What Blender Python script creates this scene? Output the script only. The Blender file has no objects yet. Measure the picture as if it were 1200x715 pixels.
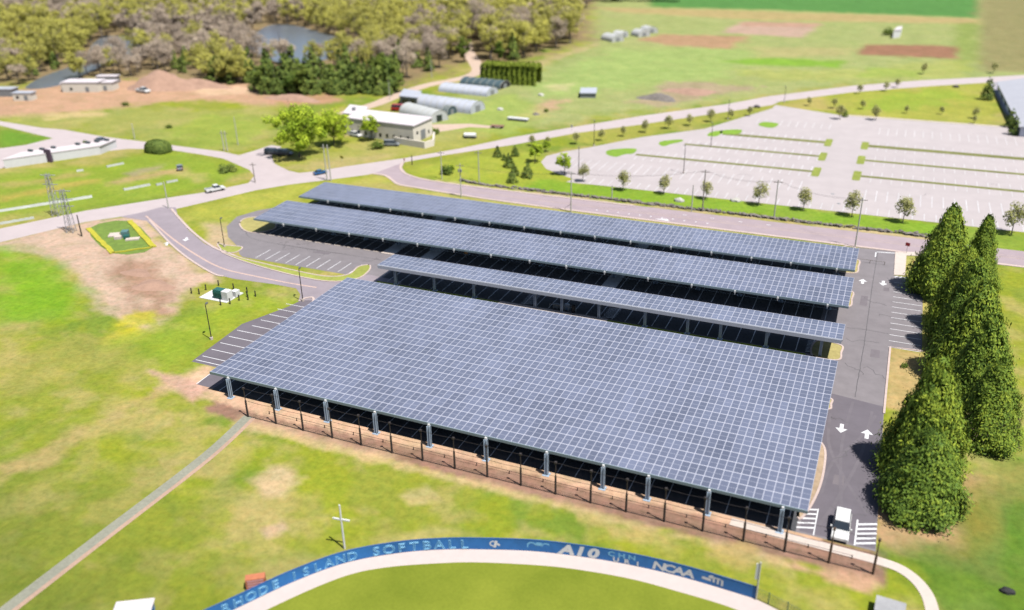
import bpy, bmesh, math, random
import numpy as np
from mathutils import Vector, Matrix
from mathutils.geometry import tessellate_polygon
rnd = random.Random(7); nr = np.random.RandomState(5)
sc = bpy.context.scene; C = sc.collection
PI = math.pi

# ------------------------------------------------------------ camera model (calibrated on the parking geometry)
F, PITCH, ROLL, HC, AZ = 1024.68, math.radians(25.1158), math.radians(1.02258), 75.16, math.radians(-23.9606)
_f = np.array([0, math.cos(PITCH), -math.sin(PITCH)]); _r = np.array([1., 0, 0]); _d = np.cross(_f, _r)
_M = np.stack([_r, _d, _f], 1)
_c, _s = math.cos(ROLL), math.sin(ROLL)
_M = _M @ np.array([[_c, -_s, 0], [_s, _c, 0], [0, 0, 1]])
_ca, _sa = math.cos(AZ), math.sin(AZ)
_A = np.array([[_ca, _sa, 0], [-_sa, _ca, 0], [0, 0, 1]])      # survey frame -> world (x along the canopies, y across)
CAM = _A @ _M
def W(px, py, z=0.0):
    d = CAM @ np.array([(px-600)/F, (py-357.5)/F, 1.0]); t = (z-HC)/d[2]
    return (float(d[0]*t), float(d[1]*t))
def WP(L, z=0.0): return [W(x, y, z) for x, y in L]
def PX(x, y, z=0):
    c = CAM.T @ np.array([x, y, z-HC])
    return (600+F*c[0]/c[2], 357.5+F*c[1]/c[2]) if c[2] > 1 else (-9999, -9999)

# ------------------------------------------------------------ materials
def srgb(r, g, b, k=1.0):
    f = lambda c: (c/255/12.92 if c/255 <= .04045 else ((c/255+.055)/1.055)**2.4)*k
    return (f(r), f(g), f(b))
_mats = {}
def NT(m): m.use_nodes = True; return m.node_tree.nodes, m.node_tree.links
def noise(N, L, scale, detail=4, rough=.6, vec=None, dist=0):
    n = N.new('ShaderNodeTexNoise'); n.inputs['Scale'].default_value = scale
    n.inputs['Detail'].default_value = detail; n.inputs['Roughness'].default_value = rough
    n.inputs['Distortion'].default_value = dist
    if vec is not None: L.new(vec, n.inputs['Vector'])
    return n
def ramp(N, L, fac, stops):
    r = N.new('ShaderNodeValToRGB'); e = r.color_ramp.elements
    while len(e) < len(stops): e.new(.5)
    for el, (p, c) in zip(e, stops): el.position = p; el.color = (*c, 1)
    L.new(fac, r.inputs[0]); return r
def mixc(N, L, a, b, fac, mode='MIX'):
    m = N.new('ShaderNodeMix'); m.data_type = 'RGBA'; m.blend_type = mode
    for sock, v in ((m.inputs[0], fac), (m.inputs[6], a), (m.inputs[7], b)):
        if isinstance(v, (int, float)): sock.default_value = v
        elif isinstance(v, tuple): sock.default_value = (*v, 1)
        else: L.new(v, sock)
    return m.outputs[2]
def mat(name, col, rough=.8, metal=0, var=.18, scale=.5, bump=0, spec=.3, coarse=None):
    """surface with noise variation of its own colour at two sizes"""
    if name in _mats: return _mats[name]
    m = bpy.data.materials.new(name); N, L = NT(m); b = N['Principled BSDF']
    tc = N.new('ShaderNodeNewGeometry')
    n1 = noise(N, L, scale, 5, .65, tc.outputs['Position'])
    n2 = noise(N, L, coarse or scale*.09, 3, .5, tc.outputs['Position'])
    c1 = ramp(N, L, n1.outputs[0], [(.25, tuple(c*(1-var) for c in col)), (.75, tuple(min(1, c*(1+var)) for c in col))])
    c2 = ramp(N, L, n2.outputs[0], [(.3, (1-var*.8,)*3), (.7, (1, 1, 1))])
    L.new(mixc(N, L, c1.outputs[0], c2.outputs[0], 1.0, 'MULTIPLY'), b.inputs['Base Color'])
    b.inputs['Roughness'].default_value = rough; b.inputs['Metallic'].default_value = metal
    b.inputs['Specular IOR Level'].default_value = spec
    if bump:
        bp = N.new('ShaderNodeBump'); bp.inputs['Strength'].default_value = bump; bp.inputs['Distance'].default_value = .1
        L.new(n1.outputs[0], bp.inputs['Height']); L.new(bp.outputs[0], b.inputs['Normal'])
    _mats[name] = m; return m
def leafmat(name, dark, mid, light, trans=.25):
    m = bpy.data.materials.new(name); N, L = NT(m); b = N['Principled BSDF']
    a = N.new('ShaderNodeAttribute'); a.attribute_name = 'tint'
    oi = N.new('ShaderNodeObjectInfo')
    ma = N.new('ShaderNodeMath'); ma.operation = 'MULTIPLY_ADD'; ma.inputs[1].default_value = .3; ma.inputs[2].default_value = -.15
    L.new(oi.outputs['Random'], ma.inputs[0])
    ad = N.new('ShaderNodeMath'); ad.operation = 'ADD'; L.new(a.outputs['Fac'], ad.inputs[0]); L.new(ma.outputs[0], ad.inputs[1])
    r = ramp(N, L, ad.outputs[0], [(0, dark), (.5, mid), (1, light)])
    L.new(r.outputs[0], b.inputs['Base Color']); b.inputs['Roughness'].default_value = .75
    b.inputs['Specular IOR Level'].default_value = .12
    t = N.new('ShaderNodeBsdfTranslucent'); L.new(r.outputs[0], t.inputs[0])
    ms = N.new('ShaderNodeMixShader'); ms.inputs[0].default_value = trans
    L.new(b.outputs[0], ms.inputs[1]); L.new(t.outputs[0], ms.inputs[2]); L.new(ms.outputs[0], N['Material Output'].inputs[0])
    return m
K = 1/3.0
M = {}
M['lot'] = mat('asphalt_lot', srgb(148, 141, 145, K), .85, var=.13, scale=.35, coarse=.035)
M['lot_old'] = mat('asphalt_older', srgb(122, 115, 124, K), .85, var=.12, scale=.3, coarse=.05)
M['drive'] = mat('asphalt_drive', srgb(172, 160, 168, K), .85, var=.12, scale=.25, coarse=.04)
M['road'] = mat('road_worn', srgb(214, 200, 200, K), .85, var=.07, scale=.2, coarse=.02)
M['branch'] = mat('road_branch', srgb(188, 170, 176, K), .85, var=.1, scale=.25, coarse=.03)
M['plaza'] = mat('lot_sunbleached', srgb(206, 196, 196, K), .85, var=.07, scale=.2, coarse=.02)
M['conc'] = mat('concrete', srgb(232, 216, 205, K), .8, var=.08, scale=1.2)
M['kerb'] = mat('kerb_concrete', srgb(226, 204, 196, K), .8, var=.12, scale=1.5)
M['paint'] = mat('road_paint', (.36, .36, .37), .6, var=.2, scale=2.5)
M['paint2'] = mat('road_paint_worn', (.27, .26, .265), .7, var=.25, scale=1.2)
M['paint_y'] = mat('road_paint_cream', srgb(232, 200, 186, K), .6, var=.15, scale=2)
M['track'] = mat('warning_track_grit', srgb(228, 212, 207, K), .9, var=.05, scale=.8)
M['gravel'] = mat('gravel_path', srgb(168, 168, 150, K), .9, var=.2, scale=2)
M['gravel2'] = mat('pink_gravel', srgb(205, 172, 150, K), .9, var=.15, scale=2)
M['steel'] = mat('painted_steel', (.20, .25, .31), .45, .2, var=.1, scale=2)
M['white'] = mat('white_paint', (.34, .34, .34), .5, var=.06, scale=1)
M['roofw'] = mat('white_membrane_roof', (.30, .275, .285), .7, var=.05, scale=.3)
M['wall'] = mat('cream_wall', (.37, .34, .29), .8, var=.06, scale=.4)
M['grey'] = mat('grey_paint', (.12, .125, .13), .5, var=.12, scale=1)
M['dkpole'] = mat('dark_bronze_pole', (.018, .014, .013), .6, var=.2, scale=2)
M['wood'] = mat('weathered_pole_wood', (.13, .115, .10), .9, var=.25, scale=2)
M['palep'] = mat('pale_pole', (.24, .235, .21), .8, var=.15, scale=1.5)
M['black'] = mat('black_rubber', (.008, .008, .009), .8, var=.2, scale=3)
M['dkglass'] = mat('dark_glass', (.012, .016, .02), .08, var=.1, scale=1, spec=.6)
M['bark'] = mat('bark', (.06, .048, .038), .95, var=.3, scale=3)
M['bark_g'] = mat('grey_bark', (.10, .088, .08), .95, var=.3, scale=3)
M['soil'] = mat('soil_heap', srgb(196, 158, 136, K), .95, var=.2, scale=.4, bump=.4)
M['rock'] = mat('field_stone', (.10, .088, .08), .9, var=.4, scale=1.2, coarse=.5)
M['blue'] = mat('blue_windscreen', (.012, .085, .235), .6, var=.3, scale=.35, coarse=.12)
M['aqua'] = mat('pale_blue_print', (.10, .24, .36), .6, var=.1, scale=2)
M['green'] = mat('green_cabinet', (.012, .06, .05), .4, var=.1, scale=1)
M['yellow'] = mat('yellow_silt_sock', (.22, .20, .012), .8, var=.2, scale=1)
M['red'] = mat('red_paint', (.30, .02, .02), .35, var=.1, scale=1)
M['orange'] = mat('orange_banner', (.25, .085, .04), .7, var=.15, scale=2)
M['pink'] = mat('pink_print', (.30, .16, .16), .7, var=.1, scale=2)
M['poly'] = mat('greenhouse_film', (.24, .25, .28), .3, var=.12, scale=.6, spec=.5)
M['polyw'] = mat('white_film', (.25, .255, .25), .4, var=.06, scale=.6)
M['polyd'] = mat('dark_shade_cloth', (.03, .05, .058), .6, var=.2, scale=.6)
M['alum'] = mat('aluminium_edge', (.12, .16, .18), .45, .3, var=.08, scale=1)
M['under'] = mat('canopy_deck', (.035, .037, .045), .8, var=.1, scale=1)
M['lamp'] = mat('lamp_head_grey', (.06, .06, .055), .5, var=.1, scale=2)
M['amber'] = mat('amber_plastic', (.2, .09, .01), .4, var=.1, scale=2)
LEAF = {
 'cedar': leafmat('cedar_foliage', (.028, .056, .012), (.082, .128, .016), (.19, .225, .022), .15),
 'street': leafmat('street_tree_leaves', (.16, .165, .06), (.25, .25, .10), (.33, .31, .13), .5),
 'green': leafmat('bright_green_leaves', (.07, .12, .010), (.22, .30, .022), (.36, .42, .035), .4),
 'bud': leafmat('budding_leaves', (.20, .19, .055), (.32, .305, .075), (.44, .41, .09), .5),
 'bare': leafmat('bare_twigs', (.21, .17, .135), (.33, .27, .21), (.42, .35, .27), .5),
 'conifer': leafmat('conifer_needles', (.03, .055, .014), (.085, .12, .025), (.17, .20, .04), .25),
 'hedge': leafmat('hedge_foliage', (.07, .10, .015), (.15, .19, .022), (.22, .26, .035), .35),
 'grassy': leafmat('weed_leaves', (.03, .06, .008), (.06, .09, .012), (.10, .12, .02), .2),
}

# ------------------------------------------------------------ helpers
def tag(o, label=None, cat=None, group=None, kind=None):
    if label: o['label'] = label
    if cat: o['category'] = cat
    if group: o['group'] = group
    if kind: o['kind'] = kind
    return o
def thing(name, label, cat, loc=(0, 0, 0), rz=0, group=None):
    o = bpy.data.objects.new(name, None); C.objects.link(o); o.location = loc; o.rotation_euler = (0, 0, rz)
    o.empty_display_size = .2
    return tag(o, label, cat, group)
class MB:
    def __init__(s): s.v = []; s.f = []
    def add(s, vs, fs):
        b = len(s.v); s.v += [tuple(map(float, p)) for p in vs]; s.f += [tuple(b+i for i in f) for f in fs]; return s
    def box(s, x0, x1, y0, y1, z0, z1, M4=None, t=0):
        tx, ty = (x1-x0)*t/2, (y1-y0)*t/2
        vs = [(x0, y0, z0), (x1, y0, z0), (x1, y1, z0), (x0, y1, z0), (x0+tx, y0+ty, z1), (x1-tx, y0+ty, z1), (x1-tx, y1-ty, z1), (x0+tx, y1-ty, z1)]
        if M4: vs = [tuple(M4 @ Vector(p)) for p in vs]
        return s.add(vs, [(0, 3, 2, 1), (4, 5, 6, 7), (0, 1, 5, 4), (1, 2, 6, 5), (2, 3, 7, 6), (3, 0, 4, 7)])
    def tube(s, a, b, r0, r1=None, n=8, cap=True):
        a = Vector(a); b = Vector(b); r1 = r0 if r1 is None else r1
        d = (b-a).normalized(); u = d.orthogonal().normalized(); w = d.cross(u)
        vs = []
        for p, r in ((a, r0), (b, r1)):
            for i in range(n):
                t = 2*PI*i/n; vs.append(tuple(p+u*math.cos(t)*r+w*math.sin(t)*r))
        fs = [(i, (i+1) % n, n+(i+1) % n, n+i) for i in range(n)]
        if cap: fs += [tuple(range(n))[::-1], tuple(range(n, 2*n))]
        return s.add(vs, fs)
    def prism(s, pts, z0, z1):
        n = len(pts); vs = [(x, y, z0) for x, y in pts]+[(x, y, z1) for x, y in pts]
        fs = [(i, (i+1) % n, n+(i+1) % n, n+i) for i in range(n)]+[tuple(range(n))[::-1], tuple(range(n, 2*n))]
        return s.add(vs, fs)
    def build(s, name, m, parent=None, smooth=False):
        me = bpy.data.meshes.new(name); me.from_pydata(s.v, [], s.f)
        me.materials.append(m); me.validate(); me.update()
        if smooth: me.polygons.foreach_set('use_smooth', [True]*len(me.polygons))
        o = bpy.data.objects.new(name, me); C.objects.link(o)
        if parent is not None: o.parent = parent
        return o
def kids(o): return [c for c in bpy.data.objects if c.parent == o]
def dup(src, loc, rz=0, s=1.0, label=None, group=None):
    r = src.copy(); C.objects.link(r); r.location = loc; r.rotation_euler = (0, 0, rz)
    r.scale = (s, s, s) if isinstance(s, (int, float)) else s
    if label: r['label'] = label
    if group: r['group'] = group
    for ch in src['_k'] if '_k' in src else []: pass
    return r
def duptree(src, ch, loc, rz=0, s=1.0, label=None, group=None):
    r = dup(src, loc, rz, s, label, group)
    for c in ch:
        k = c.copy(); C.objects.link(k); k.parent = r
    return r
def smooth_line(P, n=8, closed=False):
    out = []; m = len(P)
    rng = range(m if closed else m-1)
    for i in rng:
        p0 = P[(i-1) % m] if closed or i > 0 else P[0]; p1 = P[i]; p2 = P[(i+1) % m]
        p3 = P[(i+2) % m] if closed or i < m-2 else P[-1]
        for k in range(n):
            t = k/n
            out.append(tuple(.5*((2*p1[j])+(-p0[j]+p2[j])*t+(2*p0[j]-5*p1[j]+4*p2[j]-p3[j])*t*t+(-p0[j]+3*p1[j]-3*p2[j]+p3[j])*t**3) for j in (0, 1)))
    if not closed: out.append(tuple(P[-1]))
    return out
def sheet(name, pts, z, m, kind='structure', parent=None):
    tris = tessellate_polygon([[Vector((x, y, 0)) for x, y in pts]])
    fs = []
    for t_ in tris:
        (ax, ay), (bx, by), (qx, qy) = (pts[i] for i in t_)
        fs.append(t_ if (bx-ax)*(qy-ay)-(by-ay)*(qx-ax) > 0 else t_[::-1])
    me = bpy.data.meshes.new(name); me.from_pydata([(x, y, z) for x, y in pts], [], fs); me.update()
    ar = sum(p.area for p in me.polygons); sh = abs(sum(p[0]*q_[1]-q_[0]*p[1] for p, q_ in zip(pts, pts[1:]+pts[:1])))/2
    if abs(ar-sh) > .01*sh: print('BADSHEET', name, len(pts), ar, sh, [tuple(round(v, 1) for v in p) for p in pts[:3]])
    me.materials.append(m)
    o = bpy.data.objects.new(name, me); C.objects.link(o)
    if parent is not None: o.parent = parent
    elif kind: o['kind'] = kind
    return o
def ribbon(L, w, off=0):
    """left/right outlines of a polyline band"""
    a = []; b = []
    for i, p in enumerate(L):
        q0 = L[max(i-1, 0)]; q1 = L[min(i+1, len(L)-1)]
        dx, dy = q1[0]-q0[0], q1[1]-q0[1]; l = math.hypot(dx, dy) or 1
        nx, ny = -dy/l, dx/l
        a.append((p[0]+nx*(off+w/2), p[1]+ny*(off+w/2))); b.append((p[0]+nx*(off-w/2), p[1]+ny*(off-w/2)))
    return a, b
def band_mb(mb, L, w, z, off=0, h=0):
    a, b = ribbon(L, w, off); n = len(L)
    if h == 0:
        mb.add([(x, y, z) for x, y in a]+[(x, y, z) for x, y in b], [(i, n+i, n+i+1, i+1) for i in range(n-1)])
    else:
        mb.add([(x, y, z) for x, y in a]+[(x, y, z) for x, y in b]+[(x, y, z+h) for x, y in a]+[(x, y, z+h) for x, y in b],
               [(2*n+i, 3*n+i, 3*n+i+1, 2*n+i+1) for i in range(n-1)]+[(i, 2*n+i, 2*n+i+1, i+1) for i in range(n-1)]
               + [(n+i, n+i+1, 3*n+i+1, 3*n+i) for i in range(n-1)]+[(0, n, 3*n, 2*n), (n-1, 3*n-1, 4*n-1, 2*n-1)])
    return mb
def rect(x0, x1, y0, y1): return [(x0, y0), (x1, y0), (x1, y1), (x0, y1)]

# ------------------------------------------------------------ ground: one sheet to the horizon, colours of grass, soil and crops as a painted field
def value_noise(x, y, s, seed):
    r = np.random.RandomState(seed); G = r.rand(256, 256)
    u = x/s+1000.3; v = y/s+1000.7; i = np.floor(u).astype(int); j = np.floor(v).astype(int); fu = u-i; fv = v-j
    fu = fu*fu*(3-2*fu); fv = fv*fv*(3-2*fv)
    g = lambda a, b: G[a % 256, b % 256]
    return (g(i, j)*(1-fu)+g(i+1, j)*fu)*(1-fv)+(g(i, j+1)*(1-fu)+g(i+1, j+1)*fu)*fv
def fbm(x, y, s, seed, o=4):
    t = 0; a = 1; n = 0
    for k in range(o): t = t+a*value_noise(x, y, s/2**k, seed+k); n += a; a *= .55
    return t/n
def sdist(x, y, poly):
    P = np.array(poly); n = len(P); d = np.full(x.shape, 1e18); ins = np.zeros(x.shape, bool)
    for i in range(n):
        ax, ay = P[i]; bx, by = P[(i+1) % n]; ex, ey = bx-ax, by-ay
        t = np.clip(((x-ax)*ex+(y-ay)*ey)/(ex*ex+ey*ey+1e-9), 0, 1)
        d = np.minimum(d, (x-ax-t*ex)**2+(y-ay-t*ey)**2)
        c = ((ay > y) != (by > y)) & (x < (bx-ax)*(y-ay)/((by-ay) if by != ay else 1e-9)+ax)
        ins ^= c
    d = np.sqrt(d); return np.where(ins, -d, d)
c = lambda r, g, b: srgb(r, g, b, K)
TAN, DIRT, SOIL = c(186, 172, 112), c(208, 182, 168), c(168, 136, 122)
FIELDS = [  # (polygon, colour, edge softness m, edge wander m, strength)
 # far country
 (WP([(480, 130), (620, 85), (690, 52), (690, -30), (1400, -30), (1400, 95), (1000, 98), (860, 118), (700, 138), (600, 152), (500, 165)]), c(166, 178, 116), 6, 6, .85),
 (WP([(620, 100), (720, 58), (850, 56), (900, 62), (850, 90), (760, 98), (700, 112), (640, 112)]), c(160, 186, 106), 6, 8, .75),
 (WP([(760, 8), (770, -30), (1147, -30), (1147, 21), (1000, 15), (850, 10)]), c(92, 146, 72), 3, 3, 1),
 (WP([(1149, -30), (1500, -30), (1500, 84), (1145, 84)]), c(148, 142, 96), 4, 4, .9),
 (WP([(1120, 25), (1147, 25), (1143, 84), (1118, 84)]), c(140, 160, 78), 3, 3, .8),
 (WP([(690, 8), (850, 12), (1146, 22), (1146, 28), (900, 24), (720, 14)]), c(190, 168, 118), 3, 3, .8),
 (WP([(750, 47), (776, 40), (878, 43), (856, 57), (790, 54)]), c(186, 148, 118), 2.5, 3, .9),
 (WP([(843, 38), (872, 25), (963, 28), (938, 44)]), c(194, 168, 150), 2, 2, 1),
 (WP([(872, 25), (963, 27), (960, 32), (868, 31)]), c(192, 154, 130), 2, 2, .7),
 (WP([(1003, 64), (1016, 52), (1120, 54), (1124, 69)]), c(160, 120, 94), 2, 2, 1),
 (WP([(850, 72), (900, 67), (990, 72), (984, 79), (900, 77)]), c(132, 178, 52), 3, 3, .9),
 (WP([(1005, 90), (1018, 78), (1085, 84), (1075, 91)]), c(132, 176, 70), 3, 4, .9),
 (WP([(880, 55), (990, 56), (1000, 64), (890, 68)]), c(186, 178, 122), 4, 4, .7),
 (WP([(860, 82), (1000, 82), (1110, 70), (1140, 72), (1130, 92), (900, 95)]), c(176, 184, 96), 4, 5, .6),
 (WP([(740, 120), (785, 97), (830, 97), (890, 102), (850, 110), (775, 124)]), c(176, 160, 132), 2, 4, .9),
 (WP([(590, 82), (650, 66), (700, 50), (700, 54), (640, 74), (596, 88)]), c(192, 176, 130), 2, 3, .8),
 (WP([(594, 141), (640, 118), (666, 117), (642, 133), (620, 141)]), c(202, 170, 140), 2, 3, .9),
 (WP([(640, 100), (670, 98), (665, 106), (645, 107)]), c(205, 195, 150), 2, 3, .7),
 # woods floor and the dirt yard
 (WP([(-200, 95), (0, 100), (120, 93), (240, 95), (400, 110), (470, 100), (540, 78), (600, 75), (690, 45), (700, -40), (-200, -40)]), c(148, 128, 100), 8, 12, .9),
 (WP([(-60, 112), (30, 104), (80, 94), (150, 95), (182, 86), (215, 94), (300, 98), (345, 106), (325, 124), (230, 118), (150, 125), (60, 135), (-60, 140)]), c(202, 166, 136), 3, 5, 1),
 (WP([(215, 100), (300, 102), (320, 108), (240, 113)]), c(226, 196, 164), 2, 3, .8),
 (WP([(318, 108), (395, 108), (398, 120), (330, 124)]), c(196, 150, 128), 3, 5, .8),
 (WP([(0, 138), (150, 128), (320, 126), (325, 160), (270, 176), (140, 160), (20, 148)]), c(168, 172, 98), 5, 9, .65),
 (WP([(190, 152), (250, 135), (320, 140), (300, 165), (225, 176)]), c(150, 172, 66), 4, 6, .7),
 (WP([(60, 133), (118, 130), (120, 136), (60, 140)]), c(212, 190, 140), 2, 3, .8),
 (WP([(0, 152), (60, 160), (50, 168), (0, 172)]), c(112, 158, 48), 2, 2, .9),
 # garden plots west of the crossing
 (WP([(-60, 262), (-60, 205), (110, 195), (190, 178), (250, 186), (296, 200), (240, 222), (100, 246)]), c(142, 168, 54), 3, 3, .85),
 (WP([(0, 216), (60, 207), (100, 200), (110, 204), (60, 214), (0, 222)]), c(178, 168, 98), 1.5, 2, .8),
 (WP([(0, 230), (80, 214), (120, 208), (120, 212), (60, 225), (0, 236)]), c(182, 166, 84), 1.5, 2, .8),
 (WP([(125, 212), (190, 200), (215, 197), (215, 201), (160, 212), (125, 218)]), c(190, 164, 120), 1.2, 1.5, .8),
 (WP([(145, 203), (190, 194), (192, 197), (150, 207)]), c(172, 160, 128), 1, 1.5, .8),
 (WP([(205, 200), (240, 203), (232, 214), (210, 210)]), c(186, 176, 112), 2, 3, .7),
 # road sides
 (WP([(196, 250), (300, 226), (384, 213), (430, 205), (460, 212), (380, 222), (350, 232), (270, 258), (250, 275)]), c(178, 182, 82), 2, 3, .7),
 (WP([(240, 262), (262, 262), (275, 305), (250, 290)]), c(206, 184, 150), 1.5, 2, .9),
 ([(-140, 197), (-118, 208), (-20, 204.8), (-20, 196), (-60, 194)], c(180, 176, 104), 1, 1, .8),
 (rect(-128, 14, 216, 217.4), c(206, 186, 150), .5, .6, .9),
 (WP([(482, 200), (560, 183), (620, 178), (670, 200), (700, 225), (600, 220), (520, 212)]), c(168, 182, 66), 2, 3, .7),
 (rect(-93, 15, 218.6, 229), c(132, 172, 48), .6, .8, .85),
 (rect(15, 120, 205, 229), c(134, 162, 56), 2, 2, .9),
 (WP([(640, 158), (760, 140), (900, 122), (905, 130), (830, 146), (700, 170)]), c(166, 168, 78), 2, 2, .8),
 (WP([(905, 122), (1000, 108), (1155, 96), (1170, 150), (1000, 136), (940, 128)]), c(172, 176, 78), 3, 4, .8),
 (WP([(1020, 112), (1110, 104), (1140, 112), (1080, 128), (1010, 130)]), c(150, 178, 60), 4, 6, .7),
 (WP([(905, 124), (960, 116), (985, 130), (940, 128)]), c(188, 172, 108), 3, 4, .7),
 (WP([(430, 162), (540, 148), (600, 148), (560, 168), (470, 184), (400, 196), (330, 196)]), c(172, 172, 96), 3, 4, .7),
 (WP([(330, 196), (380, 186), (460, 180), (430, 192), (370, 200)]), c(190, 176, 122), 2, 3, .7),
 (WP([(555, 120), (600, 110), (640, 130), (600, 160), (520, 150)]), c(160, 182, 86), 3, 4, .7),
 # site
 (WP([(-200, 540), (40, 560), (150, 620), (230, 680), (250, 800), (-300, 900)]), c(112, 128, 48), 14, 6, .75),
 (WP([(-200, 440), (60, 480), (90, 560), (-200, 600)]), c(128, 150, 50), 10, 8, .5),
 (WP([(-80, 296), (-60, 274), (0, 283), (100, 259), (141, 253), (165, 250), (190, 280), (222, 304), (252, 320), (244, 330), (228, 336), (214, 356), (205, 366), (186, 380), (166, 386), (150, 373), (112, 362), (100, 345), (88, 320), (64, 305), (30, 298), (0, 292)]), c(206, 182, 160), 1.2, 2.2, 1),
 (WP([(125, 298), (165, 305), (205, 325), (214, 346), (198, 368), (170, 368), (142, 338)]), c(168, 136, 114), 2, 4, .85),
 (WP([(95, 340), (125, 345), (128, 362), (105, 360)]), c(170, 168, 124), 2, 3, .8),
 (WP([(128, 397), (150, 378), (163, 367), (165, 378), (162, 388), (144, 399)]), c(200, 196, 40), 1.0, 3.5, .75),
 (WP([(182, 456), (245, 430), (250, 450), (236, 462), (215, 460)]), c(220, 188, 158), .8, 1.5, .9),
 (WP([(0, 548), (60, 520), (120, 490), (180, 458), (200, 456), (130, 496), (70, 530), (0, 566)]), c(184, 166, 112), 1, 2.5, .8),
 (WP([(0, 420), (60, 400), (150, 400), (160, 430), (60, 450), (0, 470)]), c(164, 162, 84), 4, 8, .7),
 (WP([(0, 290), (60, 305), (98, 350), (85, 372), (0, 380)]), c(124, 172, 34), 3, 3, .85),
 (WP([(150, 400), (240, 360), (330, 340), (345, 352), (240, 400), (190, 440)]), c(154, 178, 52), 3, 4, .7),
 (rect(-96, 7.5, 90.6, 96.9), c(160, 128, 110), .3, .5, 1),
 ([(-99, 93.5), (-50, 94.9), (0, 94.9), (0, 98), (-50, 98), (-99, 98)], c(222, 188, 158), .3, .5, .9),
 ([(-115, 98), (-99, 98), (-99, 92), (-106, 95)], c(204, 168, 150), .6, .8, .9),
 ([(-88, 90), (-60, 90), (-60, 92), (-88, 92)], c(212, 184, 152), .6, 1, .5),
 (rect(-88, 7, 89.3, 90.8), c(210, 186, 140), .4, .8, .7),
 (rect(-3.5, 6.3, 89, 91.5), c(204, 166, 136), .4, 1, .9),
 ([(5.7, 100), (9, 97), (20, 97), (21, 104), (22, 118), (16, 120), (5.7, 116)], c(190, 158, 122), .8, 1.2, .9),
 (rect(5.7, 11.5, 133, 155), c(196, 172, 120), .5, .5, .9),
 (rect(10.8, 14, 150, 200), c(188, 176, 104), .6, .8, .8),
 (rect(5, 14, 190, 203), c(196, 186, 112), .6, .6, .8),
 (WP([(1040, 652), (1068, 668), (1090, 700), (1110, 760), (1700, 760), (1500, 500), (1200, 520), (1170, 560), (1130, 590), (1120, 640)]), c(92, 132, 42), 2, 3, .85),
 (WP([(1128, 560), (1145, 560), (1160, 620), (1130, 650), (1122, 650)]), c(150, 140, 62), 2, 2, .7),
 (WP([(1140, 555), (1200, 540), (1240, 560), (1160, 580)]), c(160, 152, 84), 2, 3, .7),
 (WP([(300, 560), (330, 548), (350, 565), (330, 582), (305, 580)]), c(206, 184, 146), .8, 2, .85),
 (WP([(306, 622), (330, 612), (335, 620), (312, 632)]), c(206, 180, 150), .5, 1.2, .8),
 (WP([(460, 580), (500, 570), (520, 585), (480, 592)]), c(202, 184, 134), .6, 1.6, .7),
 (WP([(680, 610), (780, 625), (800, 640), (740, 640)]), c(196, 176, 112), .6, 2, .7),
 (WP([(820, 640), (880, 645), (870, 662), (830, 655)]), c(188, 168, 106), .6, 1.6, .7),
 (WP([(430, 632), (520, 618), (560, 624), (460, 638)]), c(188, 176, 112), .5, 1, .7),
]
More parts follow.
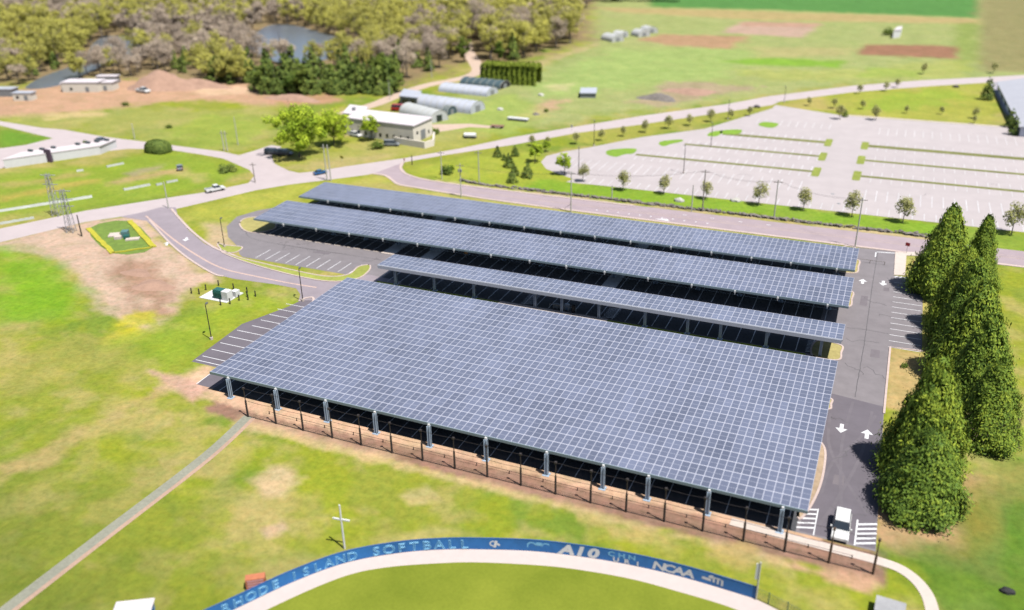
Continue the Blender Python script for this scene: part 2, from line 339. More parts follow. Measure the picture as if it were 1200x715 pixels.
def make_ground():
    az0 = math.atan2(-math.sin(-AZ), math.cos(AZ))            # forward direction angle from +y
    fine = np.arange(-42, 42.01, .22); coarse = np.arange(44, 318, 6.0)
    th = np.radians(np.concatenate([fine, coarse]))
    rr = [5, 20, 40]; r = 55
    while r < 1100: rr.append(r); r *= 1.0095
    while r < 9000: rr.append(r); r *= 1.15
    rr = np.array(rr); nT = len(th); nR = len(rr)
    T, Rr = np.meshgrid(th, rr); ang = T+AZ                    # measured clockwise from +y
    X = Rr*np.sin(ang); Y = Rr*np.cos(ang)
    x = X.ravel(); y = Y.ravel()
    D = np.hypot(x, y)
    base = np.array(c(150, 160, 60)); tan = np.array(c(190, 174, 116)); dk = np.array(c(112, 146, 50)); br = np.array(c(154, 166, 46))
    n1 = fbm(x, y, 26, 11, 4); n2 = fbm(x+40, y, 12, 31, 4); n3 = fbm(x, y+99, 9, 51, 3)
    S = lambda v, a, b: np.clip((v-a)/(b-a), 0, 1)[:, None]
    col = np.tile(base, (len(x), 1))
    col += (dk-col)*S(n1, .5, .68)*.7
    col += (br-col)*S(n3, .52, .66)*.8
    col += (tan-col)*S(n2, .51, .67)*.65
    n4 = fbm(x+7, y, 4.5, 171, 3); n5 = fbm(x, y-31, 3.2, 191, 2)
    near = np.clip((330-D)/150, 0, 1)[:, None]
    col += (tan*1.02-col)*S(n4, .56, .68)*.45*near
    col += (br*.95-col)*S(n5, .58, .7)*.5*near
    wx = fbm(x, y, 7, 71, 3)-.5; wy = fbm(x, y, 2.6, 91, 2)-.5
    for poly, cc, soft, wander, k in FIELDS:
        P = np.array(poly); mk = (x > P[:, 0].min()-30) & (x < P[:, 0].max()+30) & (y > P[:, 1].min()-30) & (y < P[:, 1].max()+30)
        if not mk.any(): continue
        d = sdist(x[mk], y[mk], poly)+(wx[mk]*1.6+wy[mk]*.9)*wander*1.6
        a = np.clip(.5-d/(2*soft), 0, 1)[:, None]*k
        vv = (.86+.28*fbm(x[mk], y[mk], 6, 131, 3))[:, None]
        col[mk] += (np.array(cc)*vv-col[mk])*a
    me = bpy.data.meshes.new('ground')
    verts = np.stack([x, y, np.zeros_like(x)], 1)
    idx = np.arange(nR*nT).reshape(nR, nT)
    a = idx[:-1, :]; b = idx[1:, :]
    a2 = np.roll(a, -1, 1); b2 = np.roll(b, -1, 1)
    quads = np.stack([a, a2, b2, b], -1).reshape(-1, 4)
    nv = len(verts)
    verts = np.vstack([verts, [[0, 0, 0]]]); col = np.vstack([col, base])
    tri = np.stack([idx[0], np.roll(idx[0], -1), np.full(nT, nv)], 1)
    nq = len(quads); nt = len(tri)
    me.vertices.add(len(verts)); me.vertices.foreach_set('co', verts.ravel())
    me.loops.add(nq*4+nt*3); me.loops.foreach_set('vertex_index', np.concatenate([quads[:, ::-1].ravel(), tri.ravel()]))
    me.polygons.add(nq+nt)
    me.polygons.foreach_set('loop_start', np.concatenate([np.arange(nq)*4, nq*4+np.arange(nt)*3]))
    me.polygons.foreach_set('loop_total', np.concatenate([np.full(nq, 4), np.full(nt, 3)]))
    me.update(calc_edges=True)
    at = me.color_attributes.new('soilcol', 'FLOAT_COLOR', 'POINT')
    at.data.foreach_set('color', np.hstack([col, np.ones((len(col), 1))]).ravel())
    m = bpy.data.materials.new('ground_mix'); N, L = NT(m); bs = N['Principled BSDF']
    at = N.new('ShaderNodeAttribute'); at.attribute_name = 'soilcol'
    g = N.new('ShaderNodeNewGeometry')
    na = noise(N, L, .9, 6, .7, g.outputs['Position']); nb = noise(N, L, .16, 5, .65, g.outputs['Position'], dist=.6)
    r1 = ramp(N, L, na.outputs[0], [(.28, (.74, .76, .70)), (.5, (1, 1, 1)), (.72, (1.22, 1.2, 1.2))])
    r2 = ramp(N, L, nb.outputs[0], [(.3, (.84, .90, .78)), (.55, (1, 1, 1)), (.75, (1.14, 1.1, 1.05))])
    x1 = mixc(N, L, at.outputs['Color'], r1.outputs[0], 1., 'MULTIPLY')
    nc = noise(N, L, .45, 5, .7, g.outputs['Position'], dist=1.0); r3 = ramp(N, L, nc.outputs[0], [(.38, (1, 1, 1)), (.62, (1.14, 1.0, 1.0))])
    x2 = mixc(N, L, x1, r2.outputs[0], 1., 'MULTIPLY'); L.new(mixc(N, L, x2, r3.outputs[0], .8, 'MULTIPLY'), bs.inputs['Base Color'])
    bs.inputs['Roughness'].default_value = .95; bs.inputs['Specular IOR Level'].default_value = .1
    bp = N.new('ShaderNodeBump'); bp.inputs['Strength'].default_value = .5; bp.inputs['Distance'].default_value = .15
    L.new(na.outputs[0], bp.inputs['Height']); L.new(bp.outputs[0], bs.inputs['Normal'])
    me.materials.append(m)
    o = bpy.data.objects.new('ground', me); C.objects.link(o); o['kind'] = 'structure'
make_ground()

# ------------------------------------------------------------ roads and pavements
main = [(-160, 318), (-60, 300), (0, 284), (100, 260), (141, 254), (175, 251), (206, 245), (300, 223), (338, 216.5), (383, 211), (430, 205), (466, 197), (474, 190), (520, 182), (600, 170), (675, 156), (751, 146), (852, 131), (905, 123), (914, 119), (1000, 108), (1089, 101), (1154, 97), (1200, 95), (1400, 92),
        (1400, 86), (1200, 88), (1152, 90.6), (1076, 94.4), (1000, 100.5), (900, 113), (852, 122), (751, 136), (675, 148.5), (600, 161), (539, 174), (476, 185), (406, 195), (368, 201), (338, 204), (298, 213), (242, 225), (189, 233), (100, 247), (0, 268), (-60, 281), (-160, 300)]
sheet('main_road', WP(main), .006, M['road'])
side = [(352, 203), (338, 200), (322, 192), (318, 183), (330, 172), (318, 170), (300, 176), (280, 182), (262, 178), (200, 170), (120, 160), (75, 152), (50, 150), (0, 142), (-80, 132), (-80, 138), (0, 147), (45, 158), (62, 162), (30, 170), (0, 174), (-80, 178), (-80, 205), (-10, 200), (8, 196), (118, 178), (150, 174.5), (195, 175), (235, 181), (262, 186), (292, 199), (298, 206), (290, 216), (320, 211)]
sheet('farm_road', WP(side), .009, M['road'])
sheet('farm_track', ribbon(smooth_line(WP([(400, 134), (440, 122), (465, 112), (500, 100), (540, 92), (560, 84), (557, 74), (548, 60), (546, 50)])), 6.5)[0]+ribbon(smooth_line(WP([(400, 134), (440, 122), (465, 112), (500, 100), (540, 92), (560, 84), (557, 74), (548, 60), (546, 50)])), 6.5)[1][::-1], .011, mat('farm_track_gravel', c(222, 196, 176), .9, var=.1, scale=.4))
sheet('farm_spur', WP([(505, 146), (550, 145), (590, 149), (590, 151), (550, 149), (512, 155)]), .012, mat('farm_track_gravel', c(222, 196, 176)))
# branch road with its mouth
br_hi = WP([(474, 190), (471, 196.5), (476, 203), (491, 208.5), (516, 213.2)])+[(-100, 215.6), (-60, 215.6), (-5, 215.6), (60, 215.6), (200, 215.6)]
br_lo = WP([(436, 204), (450, 206), (458, 211), (466, 216.5)])+[(-122, 208.4), (-107, 206.9), (-92, 206), (-60, 205.4), (-4, 205), (60, 205), (200, 205)]
sheet('branch_road', br_hi+br_lo[::-1], .012, M['branch'])
k = MB(); band_mb(k, smooth_line(br_lo, 5), .9, .0, .3, .12); band_mb(k, smooth_line(br_hi[:7], 5), .8, .0, -.4, .12)
k.build('road_kerb', M['kerb'])['kind'] = 'structure'
mk = MB(); cen = [(-118, 211.8), (-100, 210.6), (-60, 210.4), (200, 210.3)]
for x in np.arange(-68, -38, 2.9): mk.add([(x, 208.3, .02), (x+.35, 208.3, .02), (x+.35, 208.8, .02), (x, 208.8, .02)], [(0, 1, 2, 3)])
for x in np.arange(-46, -20, 7): mk.add([(x, 212.7, .02), (x+1.0, 212.7, .02), (x+1.0, 212.95, .02), (x, 212.95, .02)], [(0, 1, 2, 3)])
mk.add([(-52, 207.2, .02), (-48, 206.9, .02), (-49, 208.2, .02)], [(0, 1, 2)])
mk.build('road_marking', M['paint'])['kind'] = 'structure'
mk = MB(); band_mb(mk, cen, .35, .02); band_mb(mk, [(p[0], p[1]+1.2) for p in cen], .2, .02)
mk.build('centre_line', mat('faded_centre_line', c(206, 184, 176), .7, var=.2, scale=1))['kind'] = 'structure'

# main lot
sheet('parking_lot', [(-3, 96.6), (6.3, 96.6), (5.7, 132.5), (5.6, 155), (11, 155.5), (10.9, 190), (5.2, 190.3), (4.9, 205), (-3.2, 204.6), (-3.2, 194), (-132, 194), (-147, 183), (-152, 176), (-154, 170), (-151.5, 163), (-146, 157), (-140, 153), (-136, 149), (-134, 147.6), (-106, 147.6), (-103.6, 145.6), (-100, 141), (-104, 138), (-106.5, 133), (-107.2, 129), (-110.8, 119), (-109.3, 103.3), (-103.5, 103.3), (-102.6, 97.2)], .011, M['lot'])
sheet('older_asphalt', [(-3, 97), (6.2, 97), (5.6, 133.2), (-2.4, 134.4)], .016, M['lot_old'])
drv_c = smooth_line(WP([(166, 244), (200, 262), (240, 289), (290, 309), (345, 323), (405, 333), (440, 337)]), 8)
dpoly = WP([(141, 254), (166, 249), (188, 243), (206, 243), (208, 252), (221, 270), (240, 286), (270, 298), (300, 308), (340, 319), (380, 327), (433, 322), (470, 330), (470, 345), (408, 345), (380, 352), (350, 352), (352, 345), (347, 338), (320, 333), (275, 327), (250, 321), (222, 305), (198, 286), (183, 270), (172, 259)])
sheet('entry_drive', dpoly, .017, M['drive'])
mk = MB(); band_mb(mk, smooth_line(WP([(171, 253), (200, 278), (232, 300), (262, 315), (300, 324), (340, 332), (371, 337)]), 8), .45, .025)
mk.build('drive_centre_line', M['paint_y'])['kind'] = 'structure'
def arrow(mb, x, y, a, s=1.0, z=.03):
    P = [(-.35, -1.6), (.35, -1.6), (.35, .1), (1.1, .1), (0, 1.7), (-1.1, .1), (-.35, .1)]
    mb.add([(x+s*(px*math.cos(a)-py*math.sin(a)), y+s*(px*math.sin(a)+py*math.cos(a)), z) for px, py in P], [(0, 1, 2, 6), (3, 4, 5)])
mk = MB()
for px, py, a in ((196, 285.5, .6), (218, 280.5, 3.7), (1011, 330, 0), (1035, 332, PI), (986, 502, PI), (1016, 509, 0)):
    x, y = W(px, py); arrow(mk, x, y, a, .8)
mk.build('lane_arrow', M['paint'])['kind'] = 'structure'

sheet('stall_apron', [(-97, 97), (-97, 137), (-103, 137.5), (-106.5, 132.5), (-107.2, 129), (-110.8, 119), (-109.3, 103.4), (-103.5, 103.4), (-102.6, 97.3)], .016, M['lot_old'])
dkm = mat('asphalt_canopy_shade', (.032, .033, .037), .9, var=.2, scale=.4)  # canopy shade put into the asphalt colour of the bays below
sheet('bay_shade', rect(-141.2, -7, 162.2, 173.9), .016, dkm); sheet('bay_shade', rect(-141.2, -7, 180.1, 191.8), .016, dkm)
sheet('bay_shade', rect(-97, -7, 147.3, 153.3), .016, dkm); sheet('bay_shade', rect(-99, -3.4, 96.7, 137), .0205, dkm)
# stall lines
LW = .15
mk = MB()
def line(x0, y0, x1, y1, w=LW, z=.028, mb=None):
    l = math.hypot(x1-x0, y1-y0); nx, ny = -(y1-y0)/l*w/2, (x1-x0)/l*w/2
    (mb or mk).add([(x0-nx, y0-ny, z), (x1-nx, y1-ny, z), (x1+nx, y1+ny, z), (x0+nx, y0+ny, z)], [(0, 1, 2, 3)])
for i in range(10): line(-105.2-2.83*i, 148.2, -105.2-2.83*i, 153.6)
for i in range(50):
    x = -140.5+2.74*i
    line(x, 162.3, x, 173.8); line(x, 180.2, x, 191.6)
line(-141, 168, -4.6, 168); line(-141, 186, -4.6, 186)
for i in range(36): x = -97.6+2.66*i; line(x, 147.6, x, 153.2); line(x, 96.9, x, 102.6); line(x, 131, x, 136.5)
for i in range(5): line(-108.9-.25*i, 105.7+5.4*0+i*5.2*.52, -103, 105.7+i*5.2*.52)
for i in range(5, 10): line(-108.5, 105.7+i*2.7, -102, 105.7+i*2.7)
for i in range(14): line(5.4, 189.0-2.6*i, 10.8, 189.0-2.6*i)
line(-109, 104.1, -103, 104.1)
line(-103.2, 104.6, -102.8, 97.3)
# hatched bays
for i in range(5): line(-3.4, 97.6+1.0*i, -1.3, 98.3+1.0*i, .3); line(3.9, 97.2+1.0*i, 6.2, 98.2+1.0*i, .35)
line(-1.2, 96.8, -1.2, 102.6); line(1.2, 96.9, 1.2, 102.2, .2); line(3.8, 96.8, 3.8, 102.2, .2)
for x_ in (-63.8, -46.4, -8.2):
    for i in range(9): line(x_, 147.9+.55*i, x_+2.4, 148.5+.55*i, .16, .026)
for i in range(6): line(5.3+i*.9, 189.3, 5.9+i*.9, 190.2, .3)
line(.8, 203.2, 5.0, 204.0, .35); line(.9, 200, .9, 203.4, .25)
mk.build('parking_lines', M['paint'])['kind'] = 'structure'
mk = MB()                                                       # light stops at the edge of B row
for i in range(14): x = -139.2+2.74*i; mk.box(x-.9, x+.9, 161.6, 161.85, .02, .12)
mk.build('wheel_stops', M['conc'])['kind'] = 'structure'
for nm, x0, x1 in (('crosswalk', -104.9, -101.6), ('crosswalk', -95, -91.8), ('crosswalk', -51.3, -48.2)):
    sheet(nm, rect(x0, x1, 161.8, 193), .034, mat('walk_band', (.33, .34, .35), .8, var=.1, scale=1))
tag(MB().prism(rect(-104.9, -101.6, 161.3, 162.2), .03, .16).build('kerb_block', M['conc']), kind='structure')

# wear on the asphalt: tyre arcs, seams and patches
mk = MB(); q = random.Random(12)
for L_ in ([(4.6, 130), (2.6, 122), (-.5, 114), (-1.2, 106)], [(-2.0, 128), (-1.4, 119), (1.5, 111), (4.8, 104)], [(1.0, 133), (.4, 120), (1.2, 108), (2.4, 98)], [(4.0, 131), (3.2, 118), (1.0, 106), (-.8, 99)]):
    band_mb(mk, smooth_line(L_, 8), .45, .0205+.0012*L_[0][0]/2)
mk.build('tyre_wear', mat('tyre_polished_asphalt', srgb(127, 120, 128, K), .8, var=.12, scale=.6))['kind'] = 'structure'
mk = MB()
for L_ in ([(1.2, 134.6), (1.35, 160), (1.2, 185), (1.3, 204)], [(-2.1, 160.5), (1, 160.9), (5.2, 160.7)], [(-130, 157.6), (-60, 157.9), (-3, 157.6)], [(-134, 177.5), (-60, 177.3), (-3, 177.6)], [(-148, 170), (-140, 158.5), (-112, 157.7)]):
    P = smooth_line(L_, 30); band_mb(mk, [(x_+q.uniform(-.05, .05), y_+q.uniform(-.05, .05)) for x_, y_ in P], .12, .0205)
for i in range(26):
    x_, y_ = q.choice([(q.uniform(-2, 5), q.uniform(136, 200)), (q.uniform(-2, 5), q.uniform(98, 132)), (q.uniform(-132, -106), q.uniform(155, 160)), (q.uniform(-70, 60), q.uniform(232, 335))])
    P = [(x_, y_)]
    for k_ in range(7): P.append((P[-1][0]+q.uniform(-.4, 1.2), P[-1][1]+q.uniform(-1.2, 1.2)))
    band_mb(mk, P, .1, .0235+i*.0001)
mk.build('asphalt_crack', mat('tar_seam', (.05, .047, .05), .7, var=.2, scale=2))['kind'] = 'structure'
mk = MB()
for x_, y_, w_, h_ in ((2.6, 150, 1.6, 3.2), (-.6, 172, 1.4, 5), (3.4, 181, 1.2, 2), (-120, 156, 4, 1.4), (0, 109, 1.5, 2.5)): mk.add([(x_, y_, .0195), (x_+w_, y_+.1, .0195), (x_+w_-.1, y_+h_, .0195), (x_+.05, y_+h_-.1, .0195)], [(0, 1, 2, 3)])
mk.build('asphalt_patch', mat('asphalt_patch_mat', srgb(134, 126, 132, K), .9, var=.12, scale=.8))['kind'] = 'structure'
# kerbed islands
def island(pts, grasscol, nm='kerb_island', h=.13, w=.32):
    P = smooth_line(pts, 5, True); o = MB()
    band_mb(o, P+[P[0], P[1]], w, .02, 0, h).build(nm+'_kerb', M['kerb'])['kind'] = 'structure'
    sheet(nm, P, .09, mat('island_grass_%d' % int(sum(grasscol)*9999), grasscol, .95, var=.25, scale=.9))
ig = c(176, 184, 84); it = c(196, 182, 116)
for v0, v1 in ((170.2, 178.2), (146.6, 152.6), (188.6, 196.6), (129, 132.6)):
    island([(-6.8, v0), (-2.5, v0), (-2.2, (v0+v1)/2), (-2.5, v1), (-6.8, v1)], it)
island([(-6, 196.2), (-3.4, 196.2), (-3.0, 200), (-3.6, 204), (-6, 204)], c(150, 150, 90))
island([(-3.6, 101), (-2.6, 101), (-1.5, 108), (-1.6, 116), (-2.6, 119), (-3.6, 119)], c(206, 180, 150), h=.1)
island(WP([(433, 311), (420, 313), (408, 322), (380, 324), (330, 314), (280, 302), (262, 294), (262, 297), (290, 308), (340, 322), (385, 330), (418, 327), (432, 318)]), ig)
island(WP([(281, 262), (288, 256), (303, 255), (320, 258), (322, 268), (300, 273), (286, 270)]), c(196, 186, 112))
island(WP([(255, 286), (266, 288), (284, 290), (276, 296), (262, 295)]), ig)
k = MB(); band_mb(k, smooth_line(WP([(201, 245), (212, 258), (228, 274), (250, 290), (275, 300)]), 6), .6, 0, 0, .14)
band_mb(k, smooth_line(WP([(350, 353), (357, 350), (366, 349), (367, 354), (360, 360)]), 6), .5, .0, 0, .14)
band_mb(k, [(5.75, 131), (5.75, 155.2), (11.2, 155.6)], .35, .0, 0, .14)
band_mb(k, smooth_line(WP([(175, 258), (198, 284), (222, 304), (250, 321), (262, 324)]), 6), .5, 0, 0, .14)
k.build('lot_kerb', M['kerb'])['kind'] = 'structure'
sheet('green_verge', [(-97, 145.6), (-8, 145.6), (-8, 147.0), (-97, 147.0)], .05, mat('verge_bright', c(166, 186, 30), .95, var=.2, scale=1))
tag(MB().prism([(-68, 145.5), (-45, 145.5), (-45, 147.2), (-68, 147.2)], .02, .15).build('kerb_walk', M['conc']), kind='structure')
# corner sidewalk by the exit, and the curving walk
tag(MB().prism([(4.9, 204.4), (9.9, 206.4), (11, 206), (11, 204.4), (7.3, 203.2), (7.3, 191), (5.1, 190.4)], .02, .15).build('corner_sidewalk', M['conc']), kind='structure')
wk = smooth_line([(-11.5, 95.5), (-4, 95.25), (2, 95.05), (6.4, 94.9), (9.4, 94.3), (11.6, 92.2), (12.7, 89), (12.9, 84), (12, 70)], 8)
a, b = ribbon(wk, 1.5)
tag(MB().prism(a+b[::-1], .0, .06).build('curved_walkway', M['conc']), kind='structure')

# upper parking lot
lotp = WP([(640, 183), (634, 190), (640, 198), (655, 204), (672, 210)])+[(-84, 228.8), (-70, 229.3), (90, 229.3), (160, 229.3), (160, 341), (-17, 341), (-43, 351)]+WP([(905, 127), (826, 151), (751, 161), (690, 173), (660, 178)])
sheet('upper_parking_lot', lotp, .017, M['plaza'])
mk = MB(); bandk = MB()
for v in (264, 281.7, 299.6):
    uL = {264: -73.5, 281.7: -62, 299.6: -53}[v]
    a, b = ribbon([(uL, v), (-17.8, v)], 2.0 if v != 299.6 else 3.0)
    sheet('median_strip', a+b[::-1], .03, mat('median_soil', c(138, 140, 74), .95, var=.3, scale=.5))
    a, b = ribbon([(-6.5, v), (150, v)], 2.0 if v != 299.6 else 3.4)
    sheet('median_strip', a+b[::-1], .03, mat('median_soil', c(164, 148, 104)))
    for x in np.arange(uL+1, -19, 2.75): line(x, v-5.6, x, v-.9, .28, .03); line(x, v+.9, x, v+5.6, .28, .03)
    for x in np.arange(-3.5, 140, 2.75): line(x, v-5.6, x, v-.9, .18, .03); line(x, v+.9, x, v+5.6, .18, .03)
    for x in (-18.6, -7.4):
        sheet('median_island', smooth_line([(x-1, v-4.6), (x, v-4.9), (x+1, v-4.6), (x+1.1, v-2), (x+1.1, v+2), (x+1, v+4.6), (x, v+4.9), (x-1, v+4.6), (x-1.1, v+2), (x-1.1, v-2)], 3, True), .035, mat('median_grass', c(158, 170, 70), .95, var=.2, scale=.6))
for x in np.arange(-90, -20, 2.75): line(x, 243, x, 253.2, .28, .03)
for x in np.arange(-4, 120, 2.75): line(x, 241, x, 251, .26, .03)
for x in np.arange(-80, 120, 2.75): line(x, 229.8, x, 235, .26, .03)
for x in np.arange(-45, -20, 2.75): line(x, 318, x, 326, .22, .03)
for x in np.arange(-4, 120, 2.75): line(x, 316, x, 326, .22, .03)
mk.build('upper_lot_lines', M['paint2'])['kind'] = 'structure'
for poly in ([(711, 181), (713, 176), (735, 174), (746, 175), (742, 180), (732, 181), (722, 184)], [(772, 169), (776, 165.5), (798, 163.5), (799, 166), (786, 169), (778, 171.5)], [(829, 159), (833, 155), (846, 153), (845, 157), (838, 160)], [(846, 153), (868, 152), (866, 157), (846, 157)], [(889, 147), (895, 143), (912, 145), (905, 150)]):
    sheet('corner_island', smooth_line(WP(poly), 4, True), .035, mat('corner_grass', c(140, 180, 48), .95, var=.2, scale=.6))
a, b = ribbon([(-17, 342.2), (160, 341.6)], 1.4); sheet('lot_edge_walk', a+b[::-1], .04, M['conc'])
mk = MB()
for px, py in ((-12.2, 244), (-10, 236)): mk.tube((px, py, 0), (px, py, .05), .5)
mk.build('manhole_cover', M['grey'])['kind'] = 'structure'
sheet('east_road', [(31, 60), (40, 60), (44, 205), (34, 205), (28.5, 168), (30, 140)], .012, M['branch'])
sheet('east_yard', WP([(1160, 97), (1200, 92), (1300, 92), (1300, 165), (1200, 160), (1192, 150), (1176, 130)]), .024, mat('yard_bluegrey', c(190, 184, 194), .8, var=.08, scale=.2))

# softball field
fence_pts = smooth_line([(-70, 38), (-66.5, 49), (-61.8, 57.7), (-58.1, 64.2), (-54.1, 69.4), (-49.0, 73.4), (-44.2, 76.1), (-39.2, 78.2), (-33.2, 80.3), (-26.5, 81.8), (-20.5, 82.6), (-14.2, 82.9), (-6.2, 82.6)], 8)
trk_out = fence_pts+smooth_line([(-6.2, 82.6), (-2, 81.2), (4, 78), (10, 72), (14, 60)], 6)[1:]
inner = smooth_line([(-66, 38), (-62.7, 50), (-58.3, 59.0), (-53.5, 66.6), (-49.3, 70.4), (-43.0, 73.9), (-38.2, 76.0), (-30.8, 78.4), (-25.7, 79.5), (-20.5, 80.2), (-15.6, 80.3), (-7.8, 80.0), (-3, 78), (2, 74), (8, 66), (9, 58)], 6)
sheet('warning_track', trk_out+inner[::-1], .012, M['track'])
m = bpy.data.materials.new('outfield_grass'); N, L = NT(m); bs = N['Principled BSDF']; g = N.new('ShaderNodeNewGeometry')
n1 = noise(N, L, .12, 5, .6, g.outputs['Position']); n2 = noise(N, L, 2.5, 4, .7, g.outputs['Position'])
r1 = ramp(N, L, n1.outputs[0], [(.3, c(128, 142, 42)), (.7, c(150, 160, 54))]); r2 = ramp(N, L, n2.outputs[0], [(.3, (.88,)*3), (.7, (1.08,)*3)])
L.new(mixc(N, L, r1.outputs[0], r2.outputs[0], 1., 'MULTIPLY'), bs.inputs['Base Color']); bs.inputs['Roughness'].default_value = .95; bs.inputs['Specular IOR Level'].default_value = .1
sheet('outfield', inner+[(0, 45), (-30, 30)], .018, m)
# gravel path diagonally across the meadow
pc = [(-88, 92.5), (-93, 88.5)]+WP([(240, 538), (120, 632), (60, 677), (-10, 730), (-80, 785)])
pc = [W(291, 488), W(240, 535), W(120, 627), (W(60, 673)), W(-10, 727), W(-80, 782)]
a, b = ribbon(smooth_line(pc, 6), 1.7); sheet('gravel_path', a+b[::-1], .009, M['gravel'])
a, b = ribbon(smooth_line(pc, 6), .7, 1.1); sheet('path_border', a+b[::-1], .013, M['gravel2'])

# water in the woods
wm = bpy.data.materials.new('river_water'); N, L = NT(wm); bs = N['Principled BSDF']
bs.inputs['Base Color'].default_value = (.06, .068, .08, 1); bs.inputs['Roughness'].default_value = .3
g = N.new('ShaderNodeNewGeometry'); n = noise(N, L, .3, 3, .5, g.outputs['Position']); bp = N.new('ShaderNodeBump'); bp.inputs['Strength'].default_value = .15
L.new(n.outputs[0], bp.inputs['Height']); L.new(bp.outputs[0], bs.inputs['Normal'])
WATER = [WP([(95, 72), (110, 50), (130, 42), (170, 48), (165, 66), (130, 72), (110, 82), (70, 100), (30, 104), (50, 90)]),
         WP([(290, 48), (315, 30), (345, 30), (390, 42), (425, 50), (420, 60), (370, 72), (330, 74), (300, 62)])]
for w in WATER: sheet('river_water', smooth_line(w, 4, True), .03, wm)

# ------------------------------------------------------------ solar canopies
def panel_mat(name, cell, line_c, rough=.22):
    m = bpy.data.materials.new(name); N, L = NT(m); bs = N['Principled BSDF']
    uv = N.new('ShaderNodeUVMap'); uv.uv_map = 'mod'
    sp = N.new('ShaderNodeSeparateXYZ'); L.new(uv.outputs[0], sp.inputs[0])
    def math_(op, a, b=None, c_=None):
        n = N.new('ShaderNodeMath'); n.operation = op
        for i, v in enumerate((a, b, c_)):
            if v is None: continue
            if isinstance(v, (int, float)): n.inputs[i].default_value = v
            else: L.new(v, n.inputs[i])
        return n.outputs[0]
    def edge(s, w):            # 1 inside w of an integer line
        fr = math_('FRACT', s); d = math_('MINIMUM', fr, math_('SUBTRACT', 1.0, fr)); return math_('LESS_THAN', d, w)
    ex = edge(sp.outputs[0], .056); ey = edge(sp.outputs[1], .036)
    mid = edge(math_('ADD', sp.outputs[1], .5), .022)
    frm = math_('MAXIMUM', math_('MAXIMUM', math_('MULTIPLY', ex, .8), ey), math_('MULTIPLY', mid, .42))
    fl = N.new('ShaderNodeCombineXYZ'); L.new(math_('FLOOR', sp.outputs[0]), fl.inputs[0]); L.new(math_('FLOOR', sp.outputs[1]), fl.inputs[1])
    wn = N.new('ShaderNodeTexWhiteNoise'); wn.noise_dimensions = '3D'; L.new(fl.outputs[0], wn.inputs[0])
    nz = noise(N, L, .09, 3, .5, fl.outputs[0])
    v = math_('ADD', math_('MULTIPLY', wn.outputs[0], .22), math_('MULTIPLY', nz.outputs[0], .8))
    cr = ramp(N, L, v, [(.25, tuple(x*.68 for x in cell)), (.8, tuple(x*1.3 for x in cell))])
    col = mixc(N, L, cr.outputs[0], line_c, frm); L.new(col, bs.inputs['Base Color'])
    L.new(math_('ADD', rough, math_('MULTIPLY', frm, .3)), bs.inputs['Roughness']); bs.inputs['Specular IOR Level'].default_value = .5
    return m
PANEL = panel_mat('solar_modules', (.066, .074, .106), (.195, .20, .235), .3)
def slab_array(name, u0, u1, v0, v1, z0, z1, nu, nv, parent, th=.12):
    me = bpy.data.meshes.new(name)
    vs = [(u0, v0, z0), (u1, v0, z0), (u1, v1, z1), (u0, v1, z1), (u0, v0, z0-th), (u1, v0, z0-th), (u1, v1, z1-th), (u0, v1, z1-th)]
    fs = [(0, 1, 2, 3), (7, 6, 5, 4), (0, 4, 5, 1), (1, 5, 6, 2), (2, 6, 7, 3), (3, 7, 4, 0)]
    me.from_pydata(vs, [], fs); me.update()
    me.materials.append(PANEL); me.materials.append(M['under']); me.materials.append(M['alum'])
    for i, p in enumerate(me.polygons): p.material_index = 0 if i == 0 else (1 if i == 1 else 2)
    uv = me.uv_layers.new(name='mod')
    for li, (a, b) in zip(me.polygons[0].loop_indices, [(0, 0), (nu, 0), (nu, nv), (0, nv)]): uv.data[li].uv = (a, b)
    o = bpy.data.objects.new(name, me); C.objects.link(o); o.parent = parent; return o
COLS = [-94.2, -84.6, -75, -66, -56.6, -47.2, -37.7, -29.3, -22.9, -14.7, -5.3]
BRK = [-132, -122.5, -113.2, -104, -94.9, -85.6, -76.5, -67.3, -58.9, -50.4, -41.1, -32.1, -23.5, -15.3, -6.1]
def col_mesh(mb, x, y, h, w=.5):
    mb.box(x-w/2, x+w/2, y-.08, y+.08, .05, h); mb.box(x-w/2, x-w/2+.1, y-.26, y+.26, .05, h); mb.box(x+w/2-.1, x+w/2, y-.26, y+.26, .05, h)
    mb.box(x-.5, x+.5, y-.5, y+.5, 0, .08)
